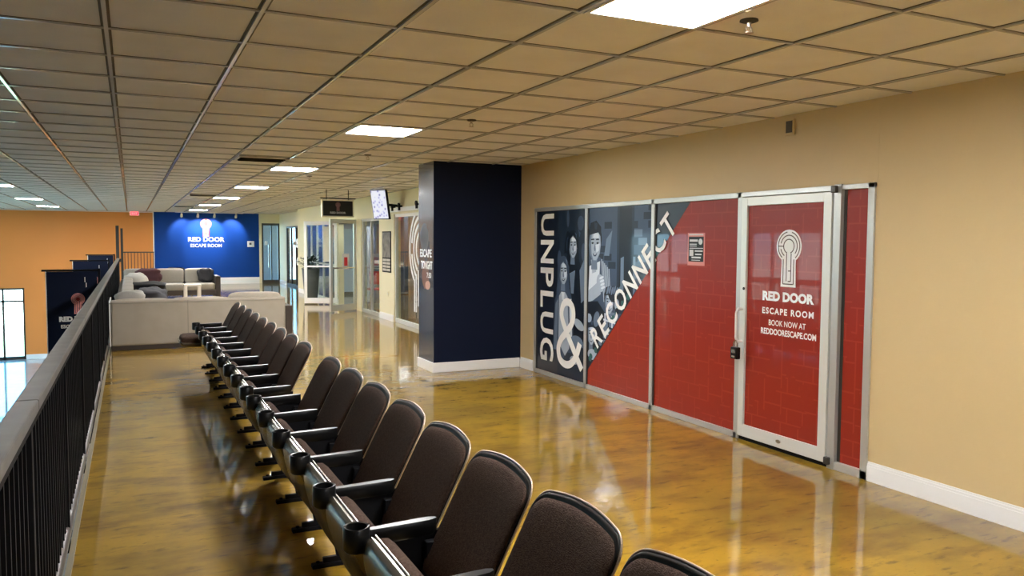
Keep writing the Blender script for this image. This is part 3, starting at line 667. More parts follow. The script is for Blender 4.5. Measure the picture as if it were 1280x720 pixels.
# railing across the stair opening in front of the orange wall
r2 = thing('stair_railing', 'short black railing in front of the orange wall beside the blue wall', 'railing', (.2, YF-.9, 0))
f = MB(); f.box(-.30, YF-1.0, 1.18, .74, YF-.95, 1.22); f.build('top_rail', M['wicker'], r2)
f = MB(); f.box(-.30, YF-.99, .08, .74, YF-.96, .11); f.build('bottom_rail', M['wicker'], r2)
for i in range(11):
    x = -.28+i*.1; f = MB(); f.box(x-.011, YF-.985, 0 if i in (0, 10) else .09, x+.011, YF-.963, 1.19); f.build('baluster', M['wicker'], r2)

# hanging banners over the atrium
for i, (by, lab) in enumerate([(12.5, 'navy hanging banner nearest the camera, its pink keyhole emblem in view'), (18.1, 'navy hanging banner, middle of the three beside the railing'), (24.4, 'navy hanging banner farthest off, against the orange wall')]):
    b = thing('hanging_banner', lab, 'banner', (-.72, by, -1.2), group='navy banners hung beside the balcony railing')
    f = MB(); f.box(-1.05, by-.006, -1.2, -.43, by+.006, 1.20); f.build('banner_cloth', M['navy'], b)
    f = MB(); f.box(-1.056, by-.009, -1.2, -1.044, by+.009, 1.20); f.build('white_hem', M['white_trim'], b)
    f = MB(); f.tube((-1.10, by, 1.215), (-.385, by, 1.215), .014); f.build('banner_rod', M['black'], b, smooth=True)
    f = MB(); f.tube((-1.07, by, -1.21), (-.41, by, -1.21), .016); f.build('bottom_rod', M['black'], b, smooth=True)
    f = MB(); f.box(-.42, by-.02, .98, -.386, by+.02, 1.24); f.box(-.42, by-.03, 1.0, -.395, by+.03, 1.02); f.build('rod_bracket', M['black'], b)
    f = MB(); f.box(-.585, by-.010, 1.05, -.575, by-.006, 1.12); f.box(-.57, by-.010, .98, -.56, by-.006, 1.04); f.build('white_tag', M['white_trim'], b)
    fb = frame((0, by-.006, 0), (1, 0, 0), (0, 0, 1), (0, -1, 0)); f1, f2 = MB(), MB()
    keyhole(f1, f2, fb, -.67, .90, .29, .001); 
    f1.build('keyhole_emblem', M['logo_pink'], b); f2.build('emblem_maze_lines', M['navy'], b)
    f1 = MB(); f1.prism(circ(-.67, .816, .026), fb, .004, .005); f1.build('emblem_centre', M['logo_red'], b)
    f1 = MB(); text_mb('RED DOOR', fb, -.905, .505, 1, 0, .003, f1, fit=(.46, .075), bold=.07); f1.build('title_lettering', M['white_vinyl'], b)
    f1 = MB(); text_mb('ESCAPE ROOM', fb, -.885, .415, 1, 0, .003, f1, fit=(.42, .05), bold=.04)
    f1.build('lettering', M['white_vinyl'], b)

# ================================================================== THEATRE SEATS
def rrect(w, h, r, inset=0, arch=0, nc=6, na=10):
    """rounded rectangle a in [-w/2,w/2], b in [0,h] with an arched top"""
    w2, b0, b1 = w/2-inset, inset, h-inset; rr = max(r-inset*.6, .004); pts = []
    def cor(ca, cb, t0):
        return [(ca+rr*math.cos(math.radians(t0+90*i/nc)), cb+rr*math.sin(math.radians(t0+90*i/nc))) for i in range(nc+1)]
    pts += cor(w2-rr, b0+rr, -90)
    pts += cor(w2-rr, b1-rr, 0)
    for i in range(1, na): pts.append((w2-rr-(2*w2-2*rr)*i/na, b1))
    pts += cor(-w2+rr, b1-rr, 90)
    pts += cor(-w2+rr, b0+rr, 180)
    for i in range(1, na): pts.append((-w2+rr+(2*w2-2*rr)*i/na, b0))
    return [(a, b+arch*(1-(2*a/w)**2)*(b/h)) for a, b in pts]
PITCH = .545
TH = math.radians(27)
def back_map(a, b, d):   # d towards the sitter (-x)
    d = d+.05*(a/.25)**2*.35
    lean = b+0
    x = .0+b*math.sin(TH)-d*math.cos(TH)-.035*math.sin(math.pi*min(max(b/.47, 0), 1))*0
    z = .40+b*math.cos(TH)+d*math.sin(TH)*-1
    return Vector((x, a, z))
def make_seat():
    root = thing('theater_seat', 'x', 'theater seat', (0, 0, 0), group='rows of folding theater seats')
    # backrest: pad in front, moulded shell behind with a pale tube as its painted edge highlight
    f = MB(); R_ = [[back_map(a, b, d) for a, b in rrect(.499, .475, .055, i, .022)] for i, d in ((.004, .004), (.003, .016), (.007, .024), (.020, .030), (.06, .034), (.13, .037), (.2, .038))]
    f.rings(R_); bk = f.build('backrest', M['fabric'], root, smooth=True, angle=60)
    f = MB(); R_ = [[back_map(a, b, d) for a, b in rrect(.510, .484, .058, i, .024)] for i, d in ((.008, .010), (.002, .012), (0, .009), (0, .002), (.004, -.005), (.03, -.010), (.14, -.014))]
    f.rings(R_); f.build('back_shell', M['rim'], bk, smooth=True, angle=50)
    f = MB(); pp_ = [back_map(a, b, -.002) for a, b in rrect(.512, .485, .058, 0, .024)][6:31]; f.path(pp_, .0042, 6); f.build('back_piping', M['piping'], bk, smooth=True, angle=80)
    # bracket joining back and standard
    f = MB(); f.box(-.03, -.235, .36, .02, .235, .40); f.box(-.01, -.26, .30, .03, -.225, .50); f.box(-.01, .225, .30, .03, .26, .50); f.build('cross_bar', M['black'], root, bevel=.004)
    # seat pan, hinged (local: length along -x, cushion up)
    hinge = Vector((-.105, 0, .20))
    def pm(a, b, d): return Vector((-b, a, d))
    f = MB(); R_ = [[pm(a, b, d+.012*math.cos(b/.40*3)) for a, b in rrect(.455, .372, .05, i)] for i, d in ((.010, .0), (.0, .012), (.0, .045), (.010, .068), (.035, .082), (.08, .088), (.15, .09))]
    f.rings(R_); c = f.build('seat_cushion', M['fabric'], root, smooth=True, angle=60)
    c.location = hinge; c.rotation_euler = (0, math.radians(70), 0); c.name = 'seat_cushion'
    f = MB(); R_ = [[pm(a, b-.012, d-.034*math.sin(min(1, max(0, b/.40))*math.pi)) for a, b in rrect(.475, .40, .055, i)] for i, d in ((.012, .016), (.004, .016), (0, .006), (0, -.008), (.012, -.022), (.035, -.034), (.08, -.042), (.15, -.046))]
    f.rings(R_); f.build('seat_shell', M['shell'], c, smooth=True, angle=50)
    f = MB(); f.path([pm(-.195, .386, .020), pm(.195, .386, .020)], .0045, 8); f.path([pm(-.195, .386, .004), pm(.195, .386, .004)], .0035, 8); f.build('edge_piping', M['steel'], c, smooth=True)
    return root
def arm_standard(root, yo):
    """armrest with cup holder on its standard; yo = offset along the row"""
    f = MB(); out = [(-.225, -.016), (-.12, -.020), (-.02, -.023), (.025, -.020), (.045, -.008), (.045, .008), (.025, .020), (-.02, .023), (-.12, .020), (-.225, .016)]
    R_ = [[Vector((x, yo+y*s, z+(.012 if x < -.1 else 0)*0+.008*(x+.2)/.33)) for x, y in out] for s, z in ((.6, .508), (1, .52), (1.05, .560), (.85, .571))]
    f.rings(R_); am = f.build('armrest', M['black_plastic'], root, smooth=True, angle=45)
    f = MB(); cx = -.268; ro, ri = .050, .040
    prof = [(ro*.86, .496), (ro, .505), (ro, .585), (ro-.003, .589), (ri, .587), (ri-.003, .52), (.001, .518)]
    f.lathe((cx, yo, 0), prof, 24); f.build('cup_holder', M['black_plastic'], am, smooth=True, angle=40)
    f = MB(); sd = [(-.205, .53), (.06, .53), (.05, .42), (-.015, .34), (-.03, .20), (-.02, .03), (-.09, .03), (-.115, .22), (-.135, .38), (-.19, .46)]
    f.prism([(x, z) for x, z in sd], frame((0, yo, 0), (1, 0, 0), (0, 0, 1), (0, 1, 0)), -.011, .011)
    st = f.build('standard', M['black'], root, bevel=.003)
    f = MB(); f.box(-.215, yo-.022, 0, .06, yo+.022, .022); f.box(-.16, yo-.012, .022, .02, yo+.012, .05); f.tube((-.185, yo, .022), (-.185, yo, .034), .010); f.tube((.035, yo, .022), (.035, yo, .034), .010)
    f.build('foot_plate', M['black'], st, bevel=.004)
    return am
SEATX = 1.005
seat0 = make_seat(); arm_standard(seat0, -PITCH/2)
near = [2.04+.545*k for k in range(-1, 7)]; far = [6.23+.545*k for k in range(0, 9)]
ordn = ['first', 'second', 'third', 'fourth', 'fifth', 'sixth', 'seventh', 'eighth', 'ninth']
def lab(row, i, n):
    if row == 'near':
        s = ['dark brown theater seat cut off by the bottom frame edge, nearest the camera of all', ]
        if i == 0: return s[0]
        if i == n-1: return 'dark brown folded theater seat at the far end of the nearer row, beside the gap'
        return 'dark brown folded theater seat, %s from the camera in the nearer row of eight' % ordn[i]
    if i == 0: return 'dark brown folded theater seat at the near end of the farther row, beside the gap'
    if i == n-1: return 'dark brown theater seat with its cushion folded down, at the far end by the sofa'
    return 'dark brown folded theater seat, %s from the gap in the farther row of nine' % ordn[i]
first = True
for row, ylist in (('near', near), ('far', far)):
    for i, y in enumerate(ylist):
        last = i == len(ylist)-1
        if first: s = seat0; first = False
        else: s = copy_tree(seat0)
        s.location = (SEATX, y, 0); s['label'] = lab(row, i, len(ylist)); s['group'] = 'theater seats of the %s row' % ('nearer' if row == 'near' else 'farther')
        for ch in s.children:
            if ch.name.startswith('seat_cushion'):
                ch.rotation_euler = (0, math.radians(4 if (row == 'far' and last) else 70+random.uniform(-3, 2)), 0)
                if row == 'far' and last: ch.location.z = .37
        if last:
            ORG[s] = Vector((0, 0, 0)); arm_standard(s, PITCH/2)

# ================================================================== SOFAS
def soft(mb, x0, y0, z0, x1, y1, z1, e=.35, wob=.04, seed=0):
    mb.ico(((x0+x1)/2, (y0+y1)/2, (z0+z1)/2), (x1-x0)/2, (y1-y0)/2, (z1-z0)/2, 24, 14, e, wob, seed=seed)
s1 = thing('sofa', 'long beige sofa seen from behind, just past the last theater seat', 'sofa', (.95, 13.4, 0))
f = MB(); f.box(-.285, 12.98, .07, 2.22, 13.20, .745); f.build('backrest', M['uphol'], s1, bevel=.03, seg=3)
f = MB(); f.box(.762, 12.974, .08, .775, 12.984, .73); f.box(-.30, 12.974, .70, 2.20, 12.984, .708); f.build('seam', mat('seam_shadow_thread', (.25, .22, .18), .9), s1)  # darker thread along the sofa's seams
f = MB(); f.box(-.29, 13.20, .10, 2.20, 13.90, .40); f.build('seat_base', M['uphol'], s1, bevel=.02)
for k in range(3):
    f = MB(); x = -.27+k*.82; soft(f, x, 13.22, .38, x+.81, 13.92, .54, .3, .02, k); f.build('seat_cushion', M['uphol2'], s1, smooth=True, angle=80)
    f = MB(); soft(f, x, 13.05, .44, x+.81, 13.32, (.755, .76, .82)[k], .35, .03, k+5); f.build('back_cushion', M['uphol'], s1, smooth=True, angle=80)
f = MB(); f.box(2.225, 13.0, .06, 2.33, 13.9, .60); f.build('side_panel', M['wicker'], s1, bevel=.01)
f = MB(); f.box(-.303, 12.985, .07, -.288, 13.9, .74); f.build('end_piping', M['white_trim'], s1)
for x in (-.28, 2.1):
    for y in (13.02, 13.82): f = MB(); f.box(x, y, 0, x+.06, y+.06, .10); f.build('leg', M['wicker'], s1)
f = MB(); f.box(-.27, 12.995, .006, 2.20, 13.03, .075); f.build('base_rail', M['wicker'], s1)

s2 = thing('sofa', 'grey-beige three-cushion sofa with a dark frame facing the camera', 'sofa', (1.0, 23.8, 0))
SX = -.20
f = MB(); f.box(SX, 23.35, .12, 2.12, 24.35, .26); f.box(SX, 24.28, .2, 2.12, 24.40, .76); f.build('frame', M['wicker'], s2, bevel=.01)
for k in range(3):
    x = SX+.02+k*.765; f = MB(); soft(f, x, 23.34, .25, x+.755, 24.15, .44, .25, .02, k); f.build('seat_cushion', M['uphol2'], s2, smooth=True, angle=80)
    f = MB(); soft(f, x, 24.0, .42, x+.755, 24.30, .84, .3, .03, k+9); f.build('back_cushion', M['uphol2'], s2, smooth=True, angle=80)
f = MB(); f.box(2.12, 23.34, 0, 2.24, 24.38, .64); f.build('armrest', M['wicker'], s2, bevel=.01)
for x in (SX+.02, 1.3):
    for y in (23.38, 24.3): f = MB(); f.box(x, y, 0, x+.05, y+.05, .13); f.build('leg', M['wicker'], s2)
# side run along the railing
s3 = thing('sofa', 'dark-framed sofa section along the railing, draped with throws and pillows', 'sofa', (.1, 17.5, 0))
f = MB(); f.box(-.24, 14.6, 0, -.16, 22.6, .62); f.box(-.24, 14.6, .05, .52, 22.6, .24); f.box(-.24, 14.6, 0, .52, 14.68, .58); f.build('frame', M['wicker'], s3, bevel=.01)
for k in range(6):
    y = 14.7+k*1.31; f = MB(); soft(f, -.15, y, .22, .52, y+1.3, .42, .25, .02, k); f.build('seat_cushion', M['uphol2'], s3, smooth=True, angle=80)
    f = MB(); soft(f, -.17, y, .40, .04, y+1.3, .74, .3, .03, k+20); f.build('back_cushion', M['uphol2'], s3, smooth=True, angle=80)
def lump(name, label, cat, c, r, m_, e=.7, wob=.25, seed=1):
    f = MB(); f.ico(c, *r, 26, 16, e, wob, seed=seed); o = f.build(name, M[m_], None, smooth=True, angle=80); return tag(o, label, cat)
lump('throw_pillow', 'white pillow heaped at the left end of the sofa nearest the camera', 'pillow', (-.03, 13.62, .70), (.22, .14, .15), 'offwhite', .6, .22, 3)
lump('throw_pillow', 'off-white pillow on the far left behind the black throw', 'pillow', (.12, 21.6, .62), (.25, .30, .20), 'offwhite', .7, .2, 8)
lump('throw_blanket', 'charcoal blanket bunched on the sofa section by the railing', 'blanket', (.33, 16.5, .57), (.27, .55, .15), 'charcoal', .6, .3, 4)
lump('throw_blanket', 'black blanket laid along the sofa section by the railing', 'blanket', (.26, 18.9, .58), (.42, .5, .14), 'black', .45, .2, 6)
lump('throw_pillow', 'maroon pillow on the left cushion of the sofa facing the camera', 'pillow', (.42, 23.87, .65), (.34, .11, .19), 'maroon', .6, .3, 12)
lump('throw_pillow', 'dark grey pillow leaning at the right end of the sofa facing the camera', 'pillow', (1.88, 23.88, .64), (.21, .10, .20), 'charcoal', .6, .35, 17)
st = thing('side_table', 'small whitewashed square side table in front of the facing sofa', 'table', (1.42, 22.2, 0))
f = MB(); f.box(1.22, 22.0, .44, 1.64, 22.42, .49); f.build('table_top', M['wood_white'], st, bevel=.006)
for x in (1.23, 1.56):
    for y in (22.01, 22.34): f = MB(); f.box(x, y, 0, x+.07, y+.07, .44); f.build('leg', M['wood_white'], st)
f = MB(); f.box(1.30, 22.03, .12, 1.56, 22.39, .15); f.build('shelf', M['wood_white'], st)
# low dark bench before the blue wall
bn = thing('bench', 'low black bench against the foot of the blue wall', 'bench', (1.45, 29.8, 0))
f = MB(); f.box(.95, 29.6, .40, 1.95, 30.0, .46); f.build('bench_seat', M['black'], bn)
for x in (.98, 1.88):
    f = MB(); f.box(x, 29.63, 0, x+.05, 29.97, .40); f.build('leg', M['black'], bn)
lump('bag', 'black bag slumped on the low bench by the blue wall', 'bag', (1.4, 29.8, .56), (.30, .16, .12), 'black', .7, .3, 2)

# ================================================================== BLUE WALL SIGN, SPOTS
sg = thing('wall_sign', 'pink maze keyhole emblem over white RED DOOR ESCAPE ROOM letters on the blue wall', 'sign', (2.55, YF, 2))
fb = frame((0, YF, 0), (1, 0, 0), (0, 0, 1), (0, -1, 0)); f1, f2 = MB(), MB()
keyhole(f1, f2, fb, 2.52, 2.42, .67, .02); f1.build('keyhole_emblem', mat('coral_emblem_paint', (.42, .07, .045), .5), sg); f2.build('emblem_maze_lines', mat('white_maze_line', (.85, .8, .78), .5), sg)
f1 = MB(); f1.prism(circ(2.52, 2.24, .075), fb, .023, .026); f1.box(2.60, YF-.026, 1.80, 2.64, YF-.023, 2.0); f1.build('emblem_centre', M['logo_red'], sg)
f1 = MB(); text_mb('RED DOOR', fb, 1.90, 1.57, 1, 0, .02, f1, fit=(1.26, .17), bold=.03); text_mb('ESCAPE ROOM', fb, 1.98, 1.37, 1, 0, .02, f1, fit=(1.08, .12), bold=.015)
f1.build('lettering', mat('bright_white_letters', (.7, .7, .7), .4), sg)
tk = thing('track_light', 'white ceiling track with four spot heads before the blue wall', 'track light', (2.6, YF-.75, CZ))
f = MB(); f.box(1.45, YF-.77, CZ-.035, 3.75, YF-.73, CZ-.011); f.build('track', M['white_plastic'], tk)
for k, x in enumerate((1.66, 2.20, 2.76, 3.50)):
    f = MB(); f.tube((x, YF-.75, CZ-.03), (x, YF-.75, CZ-.09), .012); f.tube((x, YF-.77, CZ-.08), (x, YF-.65, CZ-.17), .035, .045, 14)
    h = f.build('spot_head', M['white_plastic'], tk, smooth=True)
    L = bpy.data.lights.new('spot_lamp', 'SPOT'); L.energy = SPOT*(.6, .9, 1.3, .8)[k]; L.spot_size = math.radians(80); L.spot_blend = .6; L.shadow_soft_size = .03; L.color = (.93, .96, 1)
    lo = bpy.data.objects.new('spot_lamp', L); COL.objects.link(lo); lo.parent = h; ORG[h] = ORG[tk]
    p = Vector((x, YF-.64, CZ-.18)); tgt = Vector((x+(.1 if k < 2 else -.1), YF, 1.9)); lo.location = p-Vector((2.6, YF-.75, CZ)); lo.rotation_euler = (tgt-p).to_track_quat('-Z', 'Y').to_euler()
th = thing('thermostat', 'white thermostat box on the right side of the blue wall', 'thermostat', (4.1, YF, 1.5))
f = MB(); f.box(3.97, YF-.04, 1.38, 4.22, YF, 1.60); f.build('housing', M['white_plastic'], th, bevel=.01)
f = MB(); f.box(4.04, YF-.045, 1.46, 4.12, YF-.04, 1.54); f.build('display', M['planter'], th)
ex = thing('exit_sign', 'red lit exit sign hanging under the ceiling by the orange wall', 'exit sign', (.14, YF-1.0, CZ))
f = MB(); f.box(.0, YF-1.05, CZ-.17, .30, YF-1.0, CZ-.03); f.build('housing', M['white_plastic'], ex, bevel=.01)
f = MB(); f.box(.03, YF-1.056, CZ-.155, .27, YF-1.05, CZ-.045); f.build('lit_face', M['exit'], ex)
fe = frame((0, YF-1.056, 0), (1, 0, 0), (0, 0, 1), (0, -1, 0)); f = MB(); text_mb('EXIT', fe, .06, CZ-.135, 1, 0, .002, f, fit=(.18, .07), bold=.05); f.build('lettering', M['white_trim'], ex)
f = MB(); f.tube((.15, YF-1.025, CZ-.03), (.15, YF-1.025, CZ-.01), .012); f.build('stem', M['white_plastic'], ex)

# ================================================================== SHOP FRONTS BEYOND THE COLUMN
def glass_front(name, x, y0, y1, z1, posts, label, rails=(), m_='alu_w', w=.05, cat='shop window'):
    t = thing(name, label, cat, (x, (y0+y1)/2, 0), kind='structure'); f = MB()
    for q in posts: f.box(x-.03, q-w/2, 0, x+.03, q+w/2, z1)
    f.box(x-.03, y0, 0, x+.03, y1, .08); f.box(x-.03, y0, z1-.06, x+.03, y1, z1)
    for r in rails: f.box(x-.025, y0, r-.02, x+.025, y1, r+.02)
    f.build('window_frame', M[m_], t, bevel=.003)
    f = MB(); f.box(x-.003, y0+.02, .08, x+.003, y1-.02, z1-.06); f.build('pane', M['glass'], t)
    return t
g1 = glass_front('window_9', XS+.05, 13.85, 15.5, 2.18, (13.875, 15.475), 'glass shop front with the white maze emblem beside the navy column')
fg = frame((XS+.045, 0, 0), (0, 1, 0), (0, 0, 1), (-1, 0, 0)); f1, f2 = MB(), MB()
# big outline emblem on the glass: concentric white strokes
ca, cb = 13.98, 1.50
f1 = MB()
for r, a0, a1 in ((.74, 30, 232), (.60, 0, 170), (.60, 190, 236), (.46, 10, 240), (.30, 0, 360)):
    pts = [(ca+r*.86*math.cos(math.radians(-a0-(a1-a0)*i/26+180+0)), cb+r*math.sin(math.radians(a0+(a1-a0)*i/26))) for i in range(27)]
    pts = [(max(p[0], 13.9), p[1]) for p in [(ca-r*.86*math.cos(math.radians(a0+(a1-a0)*i/26)), cb+r*math.sin(math.radians(a0+(a1-a0)*i/26)) if True else 0) for i in range(27)]]
    pts = [p for p in pts if p[0] > 13.905]
    if len(pts) > 1: stroke(f1, pts, .062, fg, .001, .003)
for a_, t_, b_ in ((14.34, .92, .30), (14.24, 1.02, .30), (14.12, 1.1, .42)): stroke(f1, [(a_, t_), (a_, b_)], .055, fg, .001, .003)
f1.build('maze_emblem', M['white_vinyl'], g1)
tr_ = thing('door_track', 'white sliding-door track with black hangers above the shop opening', 'door track', (XS, 14.7, 2.3))
f = MB(); f.box(XS-.05, 13.6, 2.22, XS-.015, 15.75, 2.30); f.build('track_bar', M['white_trim'], tr_)
for y in (13.9, 14.95, 15.4):
    f = MB(); f.box(XS-.075, y-.035, 2.24, XS-.05, y+.035, 2.37); f.tube((XS-.06, y, 2.34), (XS-.085, y, 2.34), .045); f.box(XS-.05, y-.02, 2.3, XS, y+.02, 2.34); f.build('hanger', M['black'], tr_)
po = thing('framed_poster', 'narrow black and white poster on the cream wall between the shop windows', 'poster', (XS, 15.98, 1.4))
f = MB(); f.box(XS-.014, 15.68, .99, XS, 16.28, 1.84); f.build('backing', M['black'], po)
f = MB(); f.box(XS-.018, 15.70, 1.30, XS-.014, 16.26, 1.82, 0)
f.build('poster_picture', mat('mottled_grey_print', (.22, .2, .17), .4, mott=(9, (.03, .03, .03), .9)), po)
f = MB()
for i in range(4):
    for j in range(2):
        f.box(XS-.018, 15.72+j*.27, 1.02+i*.068, XS-.014, 15.96+j*.27, 1.068+i*.068)
f.build('poster_print', mat('pale_print_block', (.5, .47, .4), .5), po)
sw = thing('light_switch', 'cream light switch plate below the framed poster', 'switch', (XS, 15.9, .55))
f = MB(); f.box(XS-.008, 15.86, .49, XS, 15.94, .61); f.build('plate', M['cream_far'], sw, bevel=.003); f = MB(); f.box(XS-.014, 15.89, .53, XS-.008, 15.91, .57); f.build('toggle', M['white_plastic'], sw)
g2 = glass_front('window_10', XS+.05, 16.55, 18.05, 2.14, (16.575, 17.3, 18.0), 'clear glass panel in a dark frame right of the open glass door', m_='alu')
# open door leaves
def leaf(name, label, hx, hy, fx, fy, z1, m_, rail=None, wide=.07, sill=.14, kind='structure'):
    t = thing(name, label, 'door', (hx, hy, 0), kind=kind); u = Vector((fx-hx, fy-hy, 0)); L = u.length; u.normalize(); n = Vector((-u.y, u.x, 0))
    if n.y > 0: n = -n
    fr_ = frame((hx, hy, 0), u, (0, 0, 1), n)
    def rect(mb, a0, a1, b0, b1, d0=-.022, d1=.022): mb.prism([(a0, b0), (a1, b0), (a1, b1), (a0, b1)], fr_, d0, d1)
    f = MB(); rect(f, 0, wide, .03, z1); rect(f, L-wide, L, .03, z1); rect(f, wide, L-wide, .03, .03+sill); rect(f, wide, L-wide, z1-.09, z1)
    if rail: rect(f, wide, L-wide, rail-.02, rail+.02)
    f.build('door_leaf', M[m_], t, bevel=.003)
    f = MB(); rect(f, wide, L-wide, .03+sill, z1-.09, -.003, .003); f.build('pane', M['glass'], t)
    return t, fr_, L, rect
d2, fr2, L2_, rect2 = leaf('door_2', 'open glass door in a silver frame with a small red notice', XS-.03, 18.42, 4.06, 17.95, 2.13, 'alu', rail=None)
f = MB(); rect2(f, .23, .46, .98, 1.34, .006, .010); f.build('notice_card', M['paper'], d2)
f = MB(); rect2(f, .29, .40, 1.06, 1.26, .010, .013); f.build('notice_red_panel', M['red_sign'], d2)
f = MB(); rect2(f, .07, L2_-.07, 1.0, 1.03, .022, .045); f.build('push_bar', M['steel'], d2)
f = MB(); f.box(XS+.02, 18.07, 0, XS+.1, 18.40, 2.14); f.box(XS+.02, 18.40, 2.06, XS+.1, 20.3, 2.14); f.build('door_frame', M['dark_alu'], d2, bevel=.004)
d3, fr3, L3_, rect3 = leaf('door_3', 'open white-framed glass door standing out from the wall', XS-.03, 20.28, 4.0, 20.60, 2.13, 'white_trim', rail=.98)
f = MB(); rect3(f, .10, .34, 1.10, 2.0, .006, .010); f.build('taped_poster', mat('pale_yellow_poster', (.55, .54, .42), .5), d3)
glass_front('window_11', XS+.05, 20.6, 24.6, 2.14, (20.63, 21.4, 22.2, 23.0, 23.8, 24.57), 'long glass shop front behind the open white-framed door', rails=(1.0,))
g4 = glass_front('window_12', 5.20, 26.3, 29.9, 2.14, (26.33, 27.2, 28.1, 29.0, 29.87), 'tall dark-framed glass panels at the far end of the shop fronts', m_='dark_alu', w=.09)
fg = frame((5.165, 0, 0), (0, 1, 0), (0, 0, 1), (-1, 0, 0)); f = MB(); text_mb('S', fg, 28.0, 1.38, 1, 0, .003, f, right=(-1, 0), fit=(.5, .32), bold=.08); f.build('lettering', M['white_vinyl'], g4); f = MB(); text_mb('6', fg, 27.9, .78, 1, 0, .003, f, right=(-1, 0), fit=(.36, .3), bold=.02); f.build('lettering', M['white_vinyl'], g4)
# far frontal glass door beside the blue wall
d4 = thing('door_4', 'glass double door in a cream wall right of the blue wall', 'door', (4.83, YF+.1, 0), kind='structure')
f = MB(); f.box(4.50, YF+.02, 0, 4.56, YF+.12, 2.28); f.box(5.10, YF+.02, 0, 5.16, YF+.12, 2.28); f.box(4.84, YF+.04, 0, 4.88, YF+.10, 2.2); f.box(4.56, YF+.02, 2.2, 5.10, YF+.12, 2.28); f.box(4.56, YF+.04, 0, 5.10, YF+.10, .12)
f.build('door_frame', M['dark_alu'], d4)
f = MB(); f.box(4.56, YF+.068, .12, 5.10, YF+.072, 2.2); f.build('pane', M['glass'], d4)
f = MB(); f.box(4.74, YF-.02, .6, 4.77, YF+.01, 1.5); f.box(4.74, YF, .7, 4.77, YF+.06, .73); f.box(4.74, YF, 1.4, 4.77, YF+.06, 1.43); f.build('pull_handle', M['steel'], d4)
f = MB(); f.box(4.62, YF+.05, 1.45, 4.72, YF+.066, 1.6); f.build('sticker', M['paper'], d4)
# hanging sign
hs = thing('hanging_sign', 'black hanging RED DOOR screen sign in a cream frame under the ceiling', 'sign', (3.66, 15.5, CZ))
f = MB(); f.box(3.35, 15.48, 2.10, 3.98, 15.55, 2.44); f.build('sign_frame', mat('cream_sign_frame', (.72, .68, .52), .5), hs, bevel=.006)
f = MB(); f.box(3.375, 15.472, 2.125, 3.955, 15.48, 2.415); f.build('black_face', M['black_plastic'], hs)
f = MB(); f.box(3.33, 15.50, 2.455, 4.02, 15.53, 2.475); f.tube((3.45, 15.515, 2.43), (3.45, 15.515, CZ-.0), .008); f.tube((3.88, 15.515, 2.43), (3.88, 15.515, CZ), .008); f.build('hanging_bar', M['black'], hs)
fh = frame((0, 15.472, 0), (1, 0, 0), (0, 0, 1), (0, -1, 0)); f1, f2 = MB(), MB(); keyhole(f1, f2, fh, 3.665, 2.39, .17, .001)
f1.build('keyhole_emblem', mat('dim_pink_print', (.25, .12, .12), .5), hs); f2.build('emblem_maze_lines', M['black'], hs)
f1 = MB(); text_mb('RED DOOR', fh, 3.51, 2.165, 1, 0, .002, f1, fit=(.31, .042), bold=.06); f1.build('lettering', mat('grey_print', (.42, .42, .42), .5), hs)
# wall-mounted screen, tilted
tv = thing('wall_screen', 'tilted upright screen showing a white and violet picture, high on the shop wall', 'screen', (4.45, 15.1, 2.33))
C_ = Vector((4.36, 15.0, 2.345)); u = Vector((.62, -.80, 0)).normalized(); vv = (Vector((0, 0, 1))+Vector((.20, .06, 0))*-1).normalized()
vv = Vector((-.14, -.02, 1)).normalized(); nn = u.cross(vv).normalized(); 
if nn.y > 0: nn = -nn
ft = frame(C_, u, vv, nn)
def rc(a0, a1, b0, b1): return [(a0, b0), (a1, b0), (a1, b1), (a0, b1)]
f = MB(); f.prism(rc(-.185, .185, -.29, .29), ft, -.06, .0); f.build('screen_case', M['black_plastic'], tv, bevel=.006)
f = MB(); f.prism(rc(-.17, .17, -.272, .272), ft, .0, .004); f.build('lit_picture', M['screen'], tv)
f = MB(); f.prism(rc(-.05, .05, -.06, .06), ft, -.12, -.06); f.tube(ft(0, 0, -.1), (XS, 15.25, 2.34), .025); f.build('wall_arm', M['black'], tv)
# security camera on the wall
sc = thing('security_camera', 'small grey camera box high on the wall left of the hanging sign', 'camera', (4.75, 19.2, 2.5))
f = MB(); f.box(4.60, 19.1, 2.46, 4.72, 19.3, 2.56); f.build('camera_body', M['planter'], sc, bevel=.01); f = MB(); f.tube((4.70, 19.2, 2.51), (XS, 19.2, 2.51), .02); f.build('mount', M['planter'], sc)

# inside the shops
def chair(x, y, rz, m_, label):
    t = thing('cafe_chair', label, 'chair', (0, 0, 0), group='chairs inside the glass-fronted shop')
    f = MB(); f.box(-.21, -.21, .43, .21, .21, .47); f.build('seat', M[m_], t, bevel=.01)
    f = MB(); f.box(-.20, .19, .55, .20, .22, .88); f.build('backrest', M[m_], t, bevel=.01)
    for sx_ in (-1, 1):
        f = MB(); f.tube((sx_*.18, -.18, 0), (sx_*.18, -.18, .43), .012); f.build('leg', M['steel'], t)
        f = MB(); f.tube((sx_*.18, .20, 0), (sx_*.18, .205, .86), .012); f.build('leg', M['steel'], t)
    t.location = (x, y, 0); t.rotation_euler = (0, 0, rz); return t
chair(5.3, 14.75, .3, 'wicker', 'dark chair inside the shop behind the maze emblem glass')
chair(6.4, 13.75, 2.9, 'wicker', 'dark chair beyond the white table inside the shop')
chair(5.45, 19.2, -.6, 'red_seat', 'red chair seen through the open glass door')
chair(5.6, 17.2, .9, 'wicker', 'dark chair seen through the glass panel right of the open door')
tb = thing('cafe_table', 'white table inside the shop behind the maze emblem glass', 'table', (6.0, 14.5, 0))
f = MB(); f.box(5.6, 14.2, .70, 6.7, 15.0, .735); f.build('table_top', M['white_trim'], tb)
